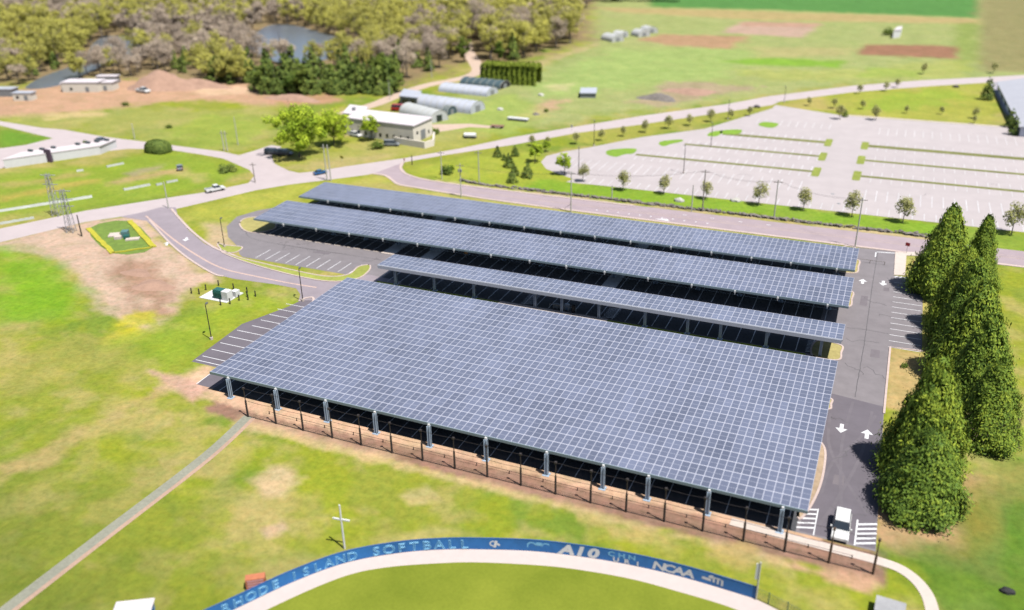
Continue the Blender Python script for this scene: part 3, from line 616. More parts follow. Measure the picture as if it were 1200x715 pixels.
def canopy(label, u0, u1, v0, v1, z0, z1, nu, nv, cols, colv, brk, fascia=None, bright=False):
    t = thing('solar_canopy', label, 'solar canopy', ((u0+u1)/2, (v0+v1)/2, 0), 0)
    def loc(o): o.location = (-(u0+u1)/2, -(v0+v1)/2, 0); return o
    zz = lambda v: z0+(z1-z0)*(v-v0)/(v1-v0)
    loc(slab_array('solar_array', u0, u1, v0, v1, z0, z1, nu, nv, t))
    e = MB(); e.box(u0-.05, u1+.05, v0-.14, v0-.01, z0-.42, z0+.03)
    loc(e.build('front_gutter', M['alum'] if not fascia else M['grey_f'], t))
    if fascia:
        e = MB(); e.box(u0+.1, u1-.1, v0-.3, v0-.16, z0-fascia*.8, z0-.04); loc(e.build('fascia_panel', M['grey_f'], t))
    for x in brk:
        e = MB(); e.box(x-.14, x+.14, v0+.1, v1-.2, z0-.75, z0-.18) if abs(z1-z0) < .2 else e.add([(x-.14, v0+.1, zz(v0)-.6), (x+.14, v0+.1, zz(v0)-.6), (x+.14, v1-.2, zz(v1)-.6), (x-.14, v1-.2, zz(v1)-.6), (x-.14, v0+.1, zz(v0)-.14), (x+.14, v0+.1, zz(v0)-.14), (x+.14, v1-.2, zz(v1)-.14), (x-.14, v1-.2, zz(v1)-.14)], [(0, 3, 2, 1), (4, 5, 6, 7), (0, 1, 5, 4), (1, 2, 6, 5), (2, 3, 7, 6), (3, 0, 4, 7)])
        loc(e.build('roof_beam', M['steel'], t))
        if brk is BRK or bright is None:
            e = MB(); e.box(x-.15, x+.15, v0-.4, v0-.14, z0-.5, z0-.1); e.box(x-.07, x+.07, v0-.35, v0-.2, z0-.85, z0-.5); loc(e.build('beam_end_cap', M['white'], t))
    for vv in colv:
        for x in cols:
            e = MB(); col_mesh(e, x, vv, zz(vv)-.4, .5); loc(e.build('column', M['steel'], t))
    return t
M['grey_f'] = mat('fascia_grey', (.21, .22, .25), .5, var=.06, scale=.5)
canopy('largest solar roof, deep nearly square field of panels over the front parking rows', -98.1, -2.3, 96.25, 137.6, 4.0, 4.5, 84, 18, COLS, [95.9, 116.5, 136.5], COLS, None, None)
canopy('narrowest solar roof, three panels deep with grey fascia, directly behind the largest roof', -95.9, -2.3, 145.9, 152.7, 4.5, 4.3, 82, 3, [-92.4, -83, -73.8, -60.2, -54.5, -46.8, -37.6, -29.4, -23.3, -15.0, -5.6], [147.0], [-92.4, -83, -73.8, -60.2, -46.8, -37.6, -29.4, -23.3, -15.0, -5.6], .95)
canopy('long solar roof second from the back, between the narrow roof and the farthest roof', -141.0, -2.4, 161.45, 174.8, 4.0, 4.5, 122, 6, BRK, [168], BRK)
canopy('farthest long solar roof, running beside the tree-lined back road', -141.2, -2.6, 180.3, 192.2, 4.0, 4.4, 122, 6, BRK, [186], BRK)
# hardware at the canopy fronts
for x in COLS:
    pass

# kiosk gear beside the narrow canopy (pay station, rail, bin)
x, y = W(662, 362)
t = thing('charging_kiosk', 'small equipment cluster with rails on the kerb under the narrow solar roof', 'equipment', (x, y-.2, 0))
MB().box(-2.4, -.2, -.3, .3, .05, .9).build('cabinet', M['grey'], t); MB().box(.1, 1.1, -.25, .25, .05, 1.3).build('cabinet', M['steel'], t)
e = MB()
for i in range(8): e.tube((-3+i*.8, -.5, 0), (-3+i*.8, -.5, .9), .05, n=6)
e.tube((-3, -.5, .9), (2.6, -.5, .9), .04, n=6).build('rail', M['palep'], t)
x, y = W(672, 366)
t = thing('trash_bin', 'tall dark bin standing right of the equipment cluster at the narrow roof', 'bin', (x, y, 0))
MB().tube((0, 0, 0), (0, 0, 1.5), .35, .35, 12).build('body', M['dkpole'], t); MB().tube((0, 0, 1.5), (0, 0, 1.7), .4, .2, 12).build('lid', M['black'], t)
x, y = W(546.5, 303)
t = thing('amber_sign', 'small amber sign under the second solar roof from the back', 'sign', (x, y, 0))
MB().tube((0, 0, 0), (0, 0, 1.6), .05, n=6).build('post', M['grey'], t); MB().box(-.45, .45, -.05, .03, 1.1, 2.4).build('sign_panel', M['amber'], t)

# ------------------------------------------------------------ ball netting
t = thing('ball_netting', 'tall dark netting posts with cables along the dirt strip before the largest solar roof', 'netting', (-40, 92.2, 0))
def rel(o, ox, oy): o.location = (-ox, -oy, 0); return o
PN = [-87.7, -82.2, -77, -71.6, -66.4, -61, -55.8, -50.5, -45.3, -40.1, -34.9, -29.8, -24.8, -19.6, -14.5, -9.3, -4.2, 1.1, 6.2]
for i, x in enumerate(PN):
    e = MB(); e.tube((x, 92.2, 0), (x, 92.2, 3.0), .16, .15, 8); e.tube((x, 92.2, 3.0), (x, 92.2, 5.3), .08, .07, 8); e.box(x-.16, x+.16, 92.04, 92.36, 5.1, 5.4)
    rel(e.build('post', M['dkpole'] if i < 17 else mat('brown_post', (.05, .03, .018), .8), t), -40, 92.2)
for z, r in ((5.25, .022), (3.0, .03), (.15, .05)):
    e = MB()
    for a_, b_ in zip(PN[:-1], PN[1:]):
        mx = (a_+b_)/2; s = .1 if z > .5 else 0
        e.tube((a_, 92.2, z), (mx, 92.2, z-s), r, n=5, cap=False); e.tube((mx, 92.2, z-s), (b_, 92.2, z), r, n=5, cap=False)
    rel(e.build('cable', M['dkpole'], t), -40, 92.2)
# net: thin crossing cords
e = MB()
for i, (a_, b_) in enumerate(zip(PN[:-1], PN[1:])):
    for zc in np.arange(.6, 5.2, .9): e.tube((a_, 92.2, zc), (b_, 92.2, zc), .003, n=3, cap=False)
    for xc in np.linspace(a_, b_, 8)[1:-1]: e.tube((xc, 92.2, .15), (xc, 92.2, 5.25), .003, n=3, cap=False)
rel(e.build('net', M['dkpole'], t), -40, 92.2)
# solid dark line and stubs standing in for the net cable's shadow
t = thing('cable_shadow', 'low dark line on stubs standing in for the net cable shadow, behind the tall netting', 'rail', (-40, 94.1, 0))
for a_, b_ in zip(PN[:-1], PN[1:]):
    x = (a_+b_)/2; rel(MB().tube((x, 94.1, 0), (x, 94.1, .55), .07, n=6).build('stub', M['dkpole'], t), -40, 94.1)
e = MB()
for a_, b_ in zip(PN[:-2], PN[1:-1]):
    e.tube(((a_+b_)/2, 94.1, .5), ((b_+PN[PN.index(b_)+1])/2, 94.1, .5), .03, n=4, cap=False)
rel(e.build('shadow_line', M['dkpole'], t), -40, 94.1)

# ------------------------------------------------------------ softball fence with lettering
FL = [0]
for p, q in zip(fence_pts[:-1], fence_pts[1:]): FL.append(FL[-1]+math.dist(p, q))
def fpos(s):
    s = max(0, min(FL[-1]-1e-6, s))
    i = max(j for j in range(len(FL)-1) if FL[j] <= s); t_ = (s-FL[i])/(FL[i+1]-FL[i])
    p, q = fence_pts[i], fence_pts[i+1]; return (p[0]+(q[0]-p[0])*t_, p[1]+(q[1]-p[1])*t_), math.atan2(q[1]-p[1], q[0]-p[0])
def fs_of(px):   # fence length at the point seen at a given column
    return min((abs(PX(*fpos(s)[0], .9)[0]-px), s) for s in np.arange(0, FL[-1], .15))[1]
FH = 1.75
t = thing('outfield_fence', 'curved blue outfield fence with pale lettering at the edge of the softball field', 'fence', (-30, 80, 0))
e = MB(); band_mb(e, fence_pts, .06, .05, 0, FH); rel(e.build('windscreen', M['blue'], t), -30, 80)
e = MB(); 
for p, q in zip(fence_pts[:-1], fence_pts[1:]): e.tube((*p, FH+.08), (*q, FH+.08), .06, n=5, cap=False)
rel(e.build('top_rail', mat('top_rail_blue', (.01, .05, .16), .5), t), -30, 80)
sline = 0
while sline < FL[-1]:
    (fx, fy), an = fpos(sline)
    nx, ny = -math.sin(an), math.cos(an)
    rel(MB().tube((fx+nx*.1, fy+ny*.1, 0), (fx+nx*.1, fy+ny*.1, FH+.1), .05, n=6).build('post', M['grey'], t), -30, 80); sline += 3.0
def text_geo(s, size, outline=0.0, bold=0.0, shear=0):
    cu = bpy.data.curves.new('txt', 'FONT'); cu.body = s; cu.size = size; cu.align_x = 'CENTER'; cu.shear = shear; cu.resolution_u = 3
    if outline: cu.fill_mode = 'NONE'; cu.bevel_depth = outline; cu.bevel_resolution = 0
    elif bold: cu.offset = bold
    ob = bpy.data.objects.new('txt', cu); C.objects.link(ob); bpy.context.view_layer.update()
    dg = bpy.context.evaluated_depsgraph_get(); me = bpy.data.meshes.new_from_object(ob.evaluated_get(dg))
    V = [tuple(v.co) for v in me.vertices]; Fc = [tuple(p.vertices) for p in me.polygons]
    bpy.data.objects.remove(ob); bpy.data.meshes.remove(me); return V, Fc
def on_fence(mb, s, V, Fc, off=.05, z=.35):
    (fx, fy), an = fpos(s); ca, sa = math.cos(an), math.sin(an); nx, ny = sa, -ca      # outward towards the field
    mb.add([(fx+ca*x+nx*(off+zz), fy+sa*x+ny*(off+zz), z+y) for x, y, zz in V], Fc)
def fence_word(word, px0, px1, size, outline=0, bold=0, zb=.35, m='aqua', xs=1.0, shear=0):
    s0, s1 = fs_of(px0), fs_of(px1); n = len(word)
    for i, ch in enumerate(word):
        if ch == ' ': continue
        V, Fc = text_geo(ch, size, outline, bold, shear); V = [(x*xs, y, z_) for x, y, z_ in V]
        e = MB(); on_fence(e, s0+(s1-s0)*(i/(n-1) if n > 1 else .5), V, Fc, .05, zb)
        rel(e.build('letter', M[m], t), -30, 80)
fence_word('RHODE', 264, 322, 1.75, outline=.04, xs=1.0, zb=.22)
fence_word('ISLAND', 345, 413, 1.75, outline=.04, zb=.22)
fence_word('SOFTBALL', 441, 544, 1.85, outline=.045, xs=1.05, zb=.22)
fence_word('A10', 664, 694, 2.0, bold=.1, m='white', xs=1.35, shear=.2, zb=.17)
fence_word('CHN', 717, 740, 1.0, bold=.03, m='aqua', xs=1.25, zb=.88)
fence_word('URI', 722, 748, .9, bold=.03, m='white', xs=1.25, zb=.15)
fence_word('NCAA', 772, 806, 1.6, bold=.06, m='white', xs=1.3, shear=.15, zb=.3)
# ram-like emblem: body and curled horn, built as a plain mark
def blob_on_fence(name, px, pts, m='aqua', zb=.3):
    e = MB(); s = fs_of(px)
    for P in pts: on_fence(e, s, [(x, y, 0) for x, y in P], [tuple(range(len(P)))], .05, zb)
    return rel(e.build(name, M[m], t), -30, 80)
def ring(cx, cy, r0, r1, a0, a1, n=10):
    out = []
    for i in range(n):
        p, q = a0+(a1-a0)*i/n, a0+(a1-a0)*(i+1)/n
        out.append([(cx+r0*math.cos(p), cy+r0*math.sin(p)), (cx+r1*math.cos(p), cy+r1*math.sin(p)), (cx+r1*math.cos(q), cy+r1*math.sin(q)), (cx+r0*math.cos(q), cy+r0*math.sin(q))])
    return out
blob_on_fence('emblem', 578, ring(-.1, .7, .28, .45, .6, 5.2)+[[(-.1, .1), (.25, .1), (.5, 1.1), (.2, 1.2)], [(.3, .5), (.75, .35), (.8, .6), (.4, .85)]], 'white')
blob_on_fence('emblem', 632, ring(-.9, .55, .45, .65, .2, 3.6)+ring(.9, .55, .45, .65, -.4, 3.0)+[[(-.5, .7), (.5, .7), (.35, 1.2), (-.3, 1.2)]], 'aqua')
blob_on_fence('emblem', 836, [[(-1.3, .35), (-.2, .3), (-.2, .7), (-1.3, .75)], [(-.6, .8), (.2, .8), (0, 1.3), (-.4, 1.2)], [(0, .3), (.25, .3), (.25, .9), (0, .9)], [(.5, .2), (.75, .2), (.75, .95), (.5, .95)], [(0, .9), (.75, .95), (.75, 1.1), (0, 1.1)], [(1.0, .1), (1.25, .1), (1.25, .8), (1.0, .85)], [(.75, .95), (1.25, .8), (1.25, .95), (.75, 1.1)]], 'white')
# chain link fence continuing right of the foul pole
cl = smooth_line([(-6.2, 82.7), (-1, 81), (5, 77.8), (10.8, 72.6), (14, 64)], 8)
t2 = thing('chain_link_fence', 'dark green chain link fence continuing right of the white foul pole', 'fence', (2, 80, 0))
e = MB()
for z in np.arange(.1, 1.7, .22):
    for p, q in zip(cl[:-1], cl[1:]): e.tube((*p, z), (*q, z), .025, n=3, cap=False)
rel(e.build('mesh_panel', mat('fence_mesh_dark', (.01, .03, .035), .7), t2), 2, 80)
for p in cl[::3]: rel(MB().tube((*p, 0), (*p, 1.8), .06, n=6).build('post', M['green'], t2), 2, 80)
t3 = thing('foul_pole', 'white foul pole with a pale panel where the blue outfield fence ends', 'pole', (-6.1, 82.5, 0))
MB().tube((0, 0, 0), (0, 0, 5.6), .1, n=8).build('pole', M['palep'], t3); MB().box(-.42, -.08, -.04, .04, 3.0, 5.3).build('side_panel', M['white'], t3)
x, y = W(404, 643)
t3 = thing('floodlight_pole', 'white pole with a crossarm on the grass behind the blue fence', 'pole', (x, y, 0), .15)
MB().tube((0, 0, 0), (0, 0, 6.9), .14, .11, 8).build('pole', M['white'], t3); MB().box(-1.15, 1.15, -.09, .09, 4.55, 4.75).build('crossarm', M['white'], t3)
# orange banner box and pale blue scoreboard back at the lower edge
x, y = W(301, 690)
t3 = thing('banner_box', 'orange box with pink printed front standing behind the blue fence', 'banner', (x, y, 0), .62)
MB().box(-1.15, 1.15, -.25, .75, 0, 1.7).build('frame', M['orange'], t3)
e = MB()
for i in range(4): e.box(-.95, .95, -.28, -.252, .2+i*.38, .42+i*.38)
e.build('printed_stripes', M['pink'], t3)
x, y = W(165, 722)
t3 = thing('equipment_shed', 'small white roofed shed with blue side at the lower edge of the meadow', 'shed', (x, y, 0), .55)
MB().box(-2.6, 1.4, -1, 1, 0, 1.4).build('wall', mat('blue_white_wall', (.10, .16, .26), .6), t3)
MB().box(-2.8, 1.6, -1.15, 1.15, 1.4, 1.55, t=.06).build('roof', M['roofw'], t3); MB().box(1.402, 1.43, -.5, .5, .2, 1.2).build('door', M['blue'], t3)
x, y = W(1041, 722)
t3 = thing('dugout', 'grey flat box with dark opening at the lower edge below the curved walk', 'shed', (x, y, 0), -.05)
MB().box(-1.5, 1.5, -1.2, 1.2, 0, 1.3).build('wall', M['grey'], t3); MB().box(-1.6, 1.6, -1.3, 1.3, 1.3, 1.42).build('roof', mat('mid_grey_roof', (.17, .17, .175), .7), t3)
MB().box(-.9, .9, -1.23, -1.202, .2, 1.1).build('opening', M['dkglass'], t3)
x, y = W(1180, 694)
t3 = thing('dark_boulder', 'small dark rounded boulder alone on the green lawn', 'boulder', (x, y, 0))
def rocky(seed, r, sx=1, sy=1, sz=1, n=2):
    bm = bmesh.new(); bmesh.ops.create_icosphere(bm, subdivisions=n, radius=r); q = random.Random(seed)
    for v in bm.verts: v.co *= 1+q.uniform(-.16, .16); v.co.x *= sx; v.co.y *= sy; v.co.z = max(v.co.z*sz, -r*.2)
    out = ([tuple(v.co) for v in bm.verts], [tuple(v.index for v in f.verts) for f in bm.faces]); bm.free(); return out
V, Fc = rocky(3, .7, 1.2, .8, .9); MB().add(V, Fc).build('stone', M['black'], t3)

# ------------------------------------------------------------ stone wall along the branch road
e = MB(); q = random.Random(2)
x = -113.0
while x < 12.5:
    for r_ in range(2):
        V, Fc = rocky(q.randint(0, 9999), q.uniform(.3, .6), q.uniform(.8, 1.5), 1, q.uniform(.6, 1), 1)
        oy = 217.8+(1.1*math.exp(-((x+113)/5)**2))+q.uniform(-.45, .45); oz = q.uniform(.05, .5)
        e.add([(a_+x+q.uniform(-.3, .3), b_+oy, c_+oz) for a_, b_, c_ in V], Fc)
    x += q.uniform(.55, 1.0)
tag(e.build('stone_wall', M['rock']), 'low dry stone wall along the far side of the back road', 'wall')
e = MB()
for i in range(22): x = -60+3.0*i; e.tube((x, 195.7, 0), (x, 195.7, .8), .07, n=5)
e.tube((-60, 195.7, .7), (3-0, 195.7, .7), .04, n=4)
tag(e.build('wire_fence', M['wood']), 'low post and wire fence behind the farthest solar roof', 'fence')

# ------------------------------------------------------------ poles
ordw = ['first', 'second', 'third', 'fourth', 'fifth', 'sixth', 'seventh', 'eighth', 'ninth', 'tenth', 'eleventh', 'twelfth', 'thirteenth', 'fourteenth']
def lamp_post(px, py, h, label, m='dkpole', rz=0):
    x, y = W(px, py); t_ = thing('lamp_post', label, 'lamp post', (x, y, 0), rz, 'lamp posts around the parking lots')
    MB().tube((0, 0, 0), (0, 0, .5), .3, n=10).build('base', M['conc'], t_)
    MB().tube((0, 0, .5), (0, 0, h), .11, .08, 8).build('pole', M[m], t_)
    MB().tube((0, 0, h-.1), (.6, 0, h), .05, n=6).build('arm', M[m], t_)
    MB().box(.4, 1.15, -.2, .2, h-.05, h+.1).build('lamp_head', M['lamp'], t_)
for px, py, h, l in ((263.3, 289.5, 7, 'dark lamp post beside the looping end of the parking lot'), (355, 353, 7.1, 'dark lamp post on the grass corner by the green transformer'),
    (248, 398, 7.2, 'dark lamp post on the meadow left of the largest solar roof'),
    (696, 171, 8.2, 'lamp post at the far left corner of the upper lot, beside the road trees'), (853, 140, 6.9, 'lamp post on the grass strip near the top left of the upper lot'),
    (833, 171.7, 7.6, 'lamp post on the second median strip of the upper lot'), (801, 203, 8.2, 'lamp post standing free in the nearest left row of the upper lot'),
    (678, 205, 8, 'lamp post beside the big green tree at the rounded corner of the upper lot'), (919, 120, 6, 'lamp post at the fork of the main road and lot access')):
    lamp_post(px, py, h, l, rz=2.0)
def util_pole(px, py, h, label, arms=1, m='palep', gear=False, lean=0, guy=False):
    x, y = W(px, py); t_ = thing('utility_pole', label, 'utility pole', (x, y, 0), .2, 'utility poles beside the roads')
    MB().tube((0, 0, 0), (lean, 0, h), .17, .12, 8).build('pole', M[m], t_)
    for i in range(arms): MB().box(lean-1.1, lean+1.1, -.06, .06, h-.7-i*.9, h-.55-i*.9).build('crossarm', M['wood'], t_)
    if gear:
        for dx in (-.35, .35): MB().tube((lean+dx, -.3, h-2.3), (lean+dx, -.3, h-1.5), .22, n=8).build('transformer_can', M['grey'], t_)
    if guy: MB().tube((0, 0, 2.4), (-2.2, 2.4, 0), .04, n=4).build('guy_wire', M['dkpole'], t_)
for a_ in ((540.5, 231, 9.5, 'pale utility pole with transformer cans at the bend of the back road', 1, 'palep', True), (518, 210, 8.5, 'slim pale pole on the grass corner, leftmost along the back road'),
    (561.5, 213, 9.2, 'pale pole at the left end of the stone wall'), (669, 249, 11, 'tall pale pole behind the farthest solar roof, near side of back road', 1, 'palep', False, 0, True),
    (717, 234, 4, 'short stubby pole on the bright lawn by the stone wall', 0), (823, 248, 11.2, 'dark topped tall pole rising by a young tree at the stone wall', 1, 'wood'),
    (810.3, 248, 7.2, 'shorter pale pole just left of the dark topped tall one', 0), (907, 255.5, 10, 'tall pole by the stone wall between two young trees', 1),
    (1002, 289.5, 12, 'tall pole at the lot exit, right end of the farthest solar roof', 1), (197.6, 244, 7.4, 'pole at the mouth of the entry drive', 0, 'palep'),
    (279, 170, 9.6, 'thin pale pole on the grass above the road fork', 0), (158, 163, 5.5, 'faint short pole beside the farm road', 0), (457, 117, 7, 'pale pole at the edge of the farm track', 0),
    (506, 91, 8, 'pale pole standing beside the woods above the farm track', 0), (299, 214, 6, 'thin pole with crossarm on the grass point at the crossing', 1, 'wood'),
    (96, 277, 5.6, 'short dark pole on the dirt verge below the crossing line', 0, 'dkpole'), (483, 193, 3.0, 'short dark sign post at the mouth of the back road', 0, 'dkpole')):
    util_pole(*a_)
for px, py, h, lab in ((386, 212, 10.8, 'thick pale pole pair with arms at the road bend above the solar roofs'), (265, 177, 6.8, 'stout twin pole on the grass above the road fork')):
    x, y = W(px, py); t_ = thing('twin_pole', lab, 'utility pole', (x, y, 0), .1)
    for dx in (-.7, .55): MB().tube((dx, 0, 0), (dx-.1, 0, h), .2, .15, 8).build('pole', M['palep'], t_)
    MB().box(-1.6, 1.5, -.08, .08, h-1, h-.8).build('crossarm', M['wood'], t_)
# lattice towers at left
for i, (bx, by, tx, ty, lab) in enumerate(((67, 253, 52, 203, 'grey lattice tower, left one of the pair over the garden plots'), (84, 272, 72, 222, 'grey lattice tower, right one of the pair beside the dirt verge'))):
    x, y = W(bx, by); h = min(((abs(PX(x, y, z)[1]-ty), z) for z in np.arange(4, 30, .2)))[1]
    t_ = thing('lattice_tower', lab, 'power tower', (x, y, 0), .3)
    e = MB(); w0, w1 = .85, .4; n = 9
    for sx in (-1, 1):
        for sy in (-1, 1): e.tube((sx*w0, sy*w0, 0), (sx*w1, sy*w1, h), .09, n=5)
    for k_ in range(n):
        z0, z1 = h*k_/n, h*(k_+1)/n; a0 = w0+(w1-w0)*k_/n; a1 = w0+(w1-w0)*(k_+1)/n
        for s_ in (-1, 1):
            e.tube((-a0, s_*a0, z0), (a1, s_*a1, z1), .05, n=4, cap=False); e.tube((s_*a0, -a0, z0), (s_*a1, a1, z1), .05, n=4, cap=False)
    e.build('lattice', M['grey2'] if 'grey2' in M else mat('galvanised', (.19, .19, .20), .5, .2), t_)
    for zz in ((h-.5, h-3.0) if i == 0 else (h-.5, h-2.6, h-4.4)):
        MB().box(-1.9, 2.3, -.1, .1, zz, zz+.16).build('crossarm', mat('galvanised', (.19, .19, .20), .5, .2), t_)
# overhead wires along the back road
e = MB()
def sag(p, q, s=1.2, r=.02):
    P = [tuple(p[j]+(q[j]-p[j])*k/10 for j in (0, 1))+((p[2]+(q[2]-p[2])*k/10)-4*s*(k/10)*(1-k/10),) for k in range(11)]
    for a_, b_ in zip(P[:-1], P[1:]): e.tube(a_, b_, r, n=3, cap=False)
chain = [(540.5, 231, 9), (669, 249, 10.6), (823, 248, 10.8), (907, 255.5, 9.6), (1002, 289.5, 11.5)]
cp = [(*W(a_, b_), h) for a_, b_, h in chain]
for p, q_ in zip(cp[:-1], cp[1:]):
    sag(p, q_); sag((p[0], p[1]+.9, p[2]), (q_[0], q_[1]+.9, q_[2]))
tag(e.build('overhead_wires', M['dkpole']), 'thin overhead wires strung between the poles along the back road', 'wires')

# small roadside things
def signpost(px, py, lab, col='white', h=2.3, w=.35):
    x, y = W(px, py); t_ = thing('road_sign', lab, 'sign', (x, y, 0), -.4)
    MB().tube((0, 0, 0), (0, 0, h), .05, n=6).build('post', M['palep'], t_); MB().box(-w, w, -.05, -.02, h-.8, h).build('sign_panel', M[col], t_)
signpost(1062, 297, 'red and white road sign at the lot exit onto the back road', 'red', 2.6, .5)
signpost(401, 190, 'yellow warning sign beside the main road bend', 'yellow', 2.0, .9)
signpost(474, 191, 'small red sign at the junction', 'red', 1.5, .3)
signpost(670, 153, 'small white sign on the grass strip between road and upper lot', 'white', 2.0, .5)
def heap(name, lab, px, py, sx, sy, h, m='soil', seed=1, cat='heap'):
    x, y = W(px, py); V = []; Fc = []; n = 18; r_ = random.Random(seed)
    V.append((0, 0, h))
    for k_ in range(1, 6):
        for i in range(n):
            a_ = 2*PI*i/n; rr = k_/5*(1+.2*math.sin(3*a_+seed)+r_.uniform(-.08, .08))
            V.append((sx*rr*math.cos(a_), sy*rr*math.sin(a_), max(-.05, h*(1-(k_/5)**1.2)*(1+r_.uniform(-.12, .12))) if k_ < 5 else -.05))
    for i in range(n): Fc.append((0, 1+i, 1+(i+1) % n))
    for k_ in range(4):
        for i in range(n): a_ = 1+k_*n+i; b_ = 1+k_*n+(i+1) % n; Fc.append((a_, a_+n, b_+n, b_))
    o = MB().add(V, Fc).build(name, M[m], None, True); o.location = (x, y, 0); return tag(o, lab, cat)
heap('soil_heap', 'tall pinkish soil heap in the dirt yard before the woods', 190, 102, 18, 10, 7.5)
heap('soil_heap', 'long low soil bank right of the tall heap in the dirt yard', 232, 100, 17, 6, 3.0, seed=2)
heap('soil_heap', 'low pale soil heap at the right end of the dirt yard', 345, 116, 13, 5, 2.0, seed=3)
heap('rubble_pile', 'grey rubble pile in the green farm field beyond the main road', 772, 116, 8, 4.5, 2.4, 'rock', 4)
heap('rubble_pile', 'low weedy spoil pile right of the grey rubble in the farm field', 810, 108, 11, 6, 1.6, 'soil', 5)
heap('dark_mound', 'small dark mound of debris in the brown farm plot', 628, 134.5, 1.6, 1.0, .9, 'rock', 6)
heap('soil_spoil', 'small rough brown spoil heap below the yellow-edged pad', 180, 335, 5, 3, .7, 'soil', 8)
heap('soil_spoil', 'low rough brown ridge on the bare dirt verge', 160, 320, 4, 2.2, .5, 'soil', 9)

# yellow-edged equipment pad
px0 = WP([(104, 268), (132, 297), (180, 290), (152, 259)])
cx = sum(p[0] for p in px0)/4; cy = sum(p[1] for p in px0)/4
sheet('pad_grass', smooth_line(px0, 3, True), .03, mat('pad_grass', c(128, 156, 60), .95, var=.3, scale=.6))
t_ = thing('silt_barrier', 'bright yellow silt barrier around the green pad by the entry drive', 'barrier', (cx, cy, 0))
for p, q_, w in ((px0[0], px0[1], 1.2), (px0[3], px0[2], 1.3), (px0[1], px0[2], .4)):
    e = MB(); L_ = [(p[0]+(q_[0]-p[0])*k_/10-cx+rnd.uniform(-.15, .15), p[1]+(q_[1]-p[1])*k_/10-cy+rnd.uniform(-.15, .15)) for k_ in range(11)]
    band_mb(e, L_, w, .03, 0, .25).build('barrier_roll', M['yellow'], t_)
t_ = thing('equipment_pad', 'pale concrete pad with teal cabinets inside the yellow barrier', 'equipment', (*W(144, 278), 0), .6)
MB().box(-3.6, -1.2, .5, 3, 0, .35).build('slab', M['conc'], t_); MB().box(1.2, 4.4, -3.2, -1.6, 0, .35).build('slab', M['conc'], t_)
MB().box(-1.7, .0, -1.6, .3, 0, .7).build('slab', M['conc'], t_); MB().box(-.2, 1.4, -.6, 1.4, 0, 1.5).build('cabinet', mat('teal_cabinet', (.05, .10, .10), .5), t_)
MB().box(.6, 1.9, -1.9, -.7, 0, .9).build('cabinet', M['green'], t_)
# white transformer compound
x, y = W(262, 349)
t_ = thing('transformer_station', 'green transformer and white cabinets on a white pad beside the entry drive', 'transformer', (x, y, 0), 0)
MB().box(-4.8, 2.4, -1.9, 3.4, 0, .12).build('pad', M['white'], t_)
MB().box(-1.7, .6, -1.0, .5, .12, 2.0).build('transformer_tank', M['green'], t_)
e = MB()
for i in range(6): e.box(-1.6+i*.38, -1.45+i*.38, -1.25, -1.0, .4, 1.8)
e.build('cooling_fins', M['green'], t_)
MB().box(.75, 2.3, -1.3, .3, .12, 2.1).build('switch_cabinet', M['white'], t_)
MB().box(1.4, 2.6, .9, 2.2, .12, 1.4).build('meter_cabinet', M['white'], t_)
for dx, dy in ((-6, -.5), (-6.2, 1.8), (-7.8, -.8), (3.4, -2.0), (4.0, .1), (4.4, 2.2), (3.0, 3.9), (5.6, 1.0), (5.9, 3.0), (-1, 4.4), (-5.2, 4.6), (2.0, -3.2)):
    o = MB().tube((dx, dy, 0), (dx, dy, 1.3), .13, n=8).build('bollard', M['dkpole'], t_)

# ------------------------------------------------------------ buildings
def building(name, label, cat, base, h, wallm, roofm, over=.3, roof_h=.35, windows=(), doors=()):
    """base: four ground corners, counter-clockwise starting at the near left"""
    cx = sum(p[0] for p in base)/4; cy = sum(p[1] for p in base)/4
    t_ = thing(name, label, cat, (cx, cy, 0)); B = [(p[0]-cx, p[1]-cy) for p in base]
    MB().prism(B, 0, h).build('wall', M[wallm], t_)
    O = []
    for p in B: l = math.hypot(*p); O.append((p[0]*(1+over/l*1.4), p[1]*(1+over/l*1.4)))
    MB().prism(O, h, h+roof_h).build('roof', M[roofm], t_)
    for edge_, f, w, z0, z1, kind in windows:
        p, q_ = B[edge_], B[(edge_+1) % 4]; l = math.dist(p, q_); dx, dy = (q_[0]-p[0])/l, (q_[1]-p[1])/l; nx, ny = dy, -dx
        c0 = (p[0]+dx*l*f, p[1]+dy*l*f); a_ = (c0[0]-dx*w/2, c0[1]-dy*w/2); b_ = (c0[0]+dx*w/2, c0[1]+dy*w/2)
        MB().prism([(a_[0]+nx*.005, a_[1]+ny*.005), (b_[0]+nx*.005, b_[1]+ny*.005), (b_[0]+nx*.06, b_[1]+ny*.06), (a_[0]+nx*.06, a_[1]+ny*.06)][::1], z0, z1).build(kind, M['dkglass'] if kind == 'window' else M['grey'], t_)
    return t_, B
# near-left to right: white long building
wb = [W(8, 197), W(117, 181), W(115, 168, 0), W(20, 184)]
p, q_ = wb[0], wb[1]
t_, B = building('long_white_building', 'long low white building with dark roof vents beside the farm road', 'building', [W(6, 197.5), W(118, 181), tuple(np.array(W(118, 181))+np.array([-1.5, 8.5])), tuple(np.array(W(6, 197.5))+np.array([-1.5, 8.5]))], 2.6, 'white', 'roofw',
    windows=[(0, .47, 1.6, 0, 2.1, 'door')])
for f in (.10, .22, .34, .60, .71, .81, .92):
    x = B[0][0]+(B[1][0]-B[0][0])*f-1.2; y = B[0][1]+(B[1][1]-B[0][1])*f+7.6
    MB().box(x-.8, x+.8, y-.4, y+.4, 2.955, 3.6).build('roof_vent', mat('dark_vent', (.035, .045, .05), .6), t_)
x = B[0][0]+(B[1][0]-B[0][0])*.47; y = B[0][1]+(B[1][1]-B[0][1])*.47
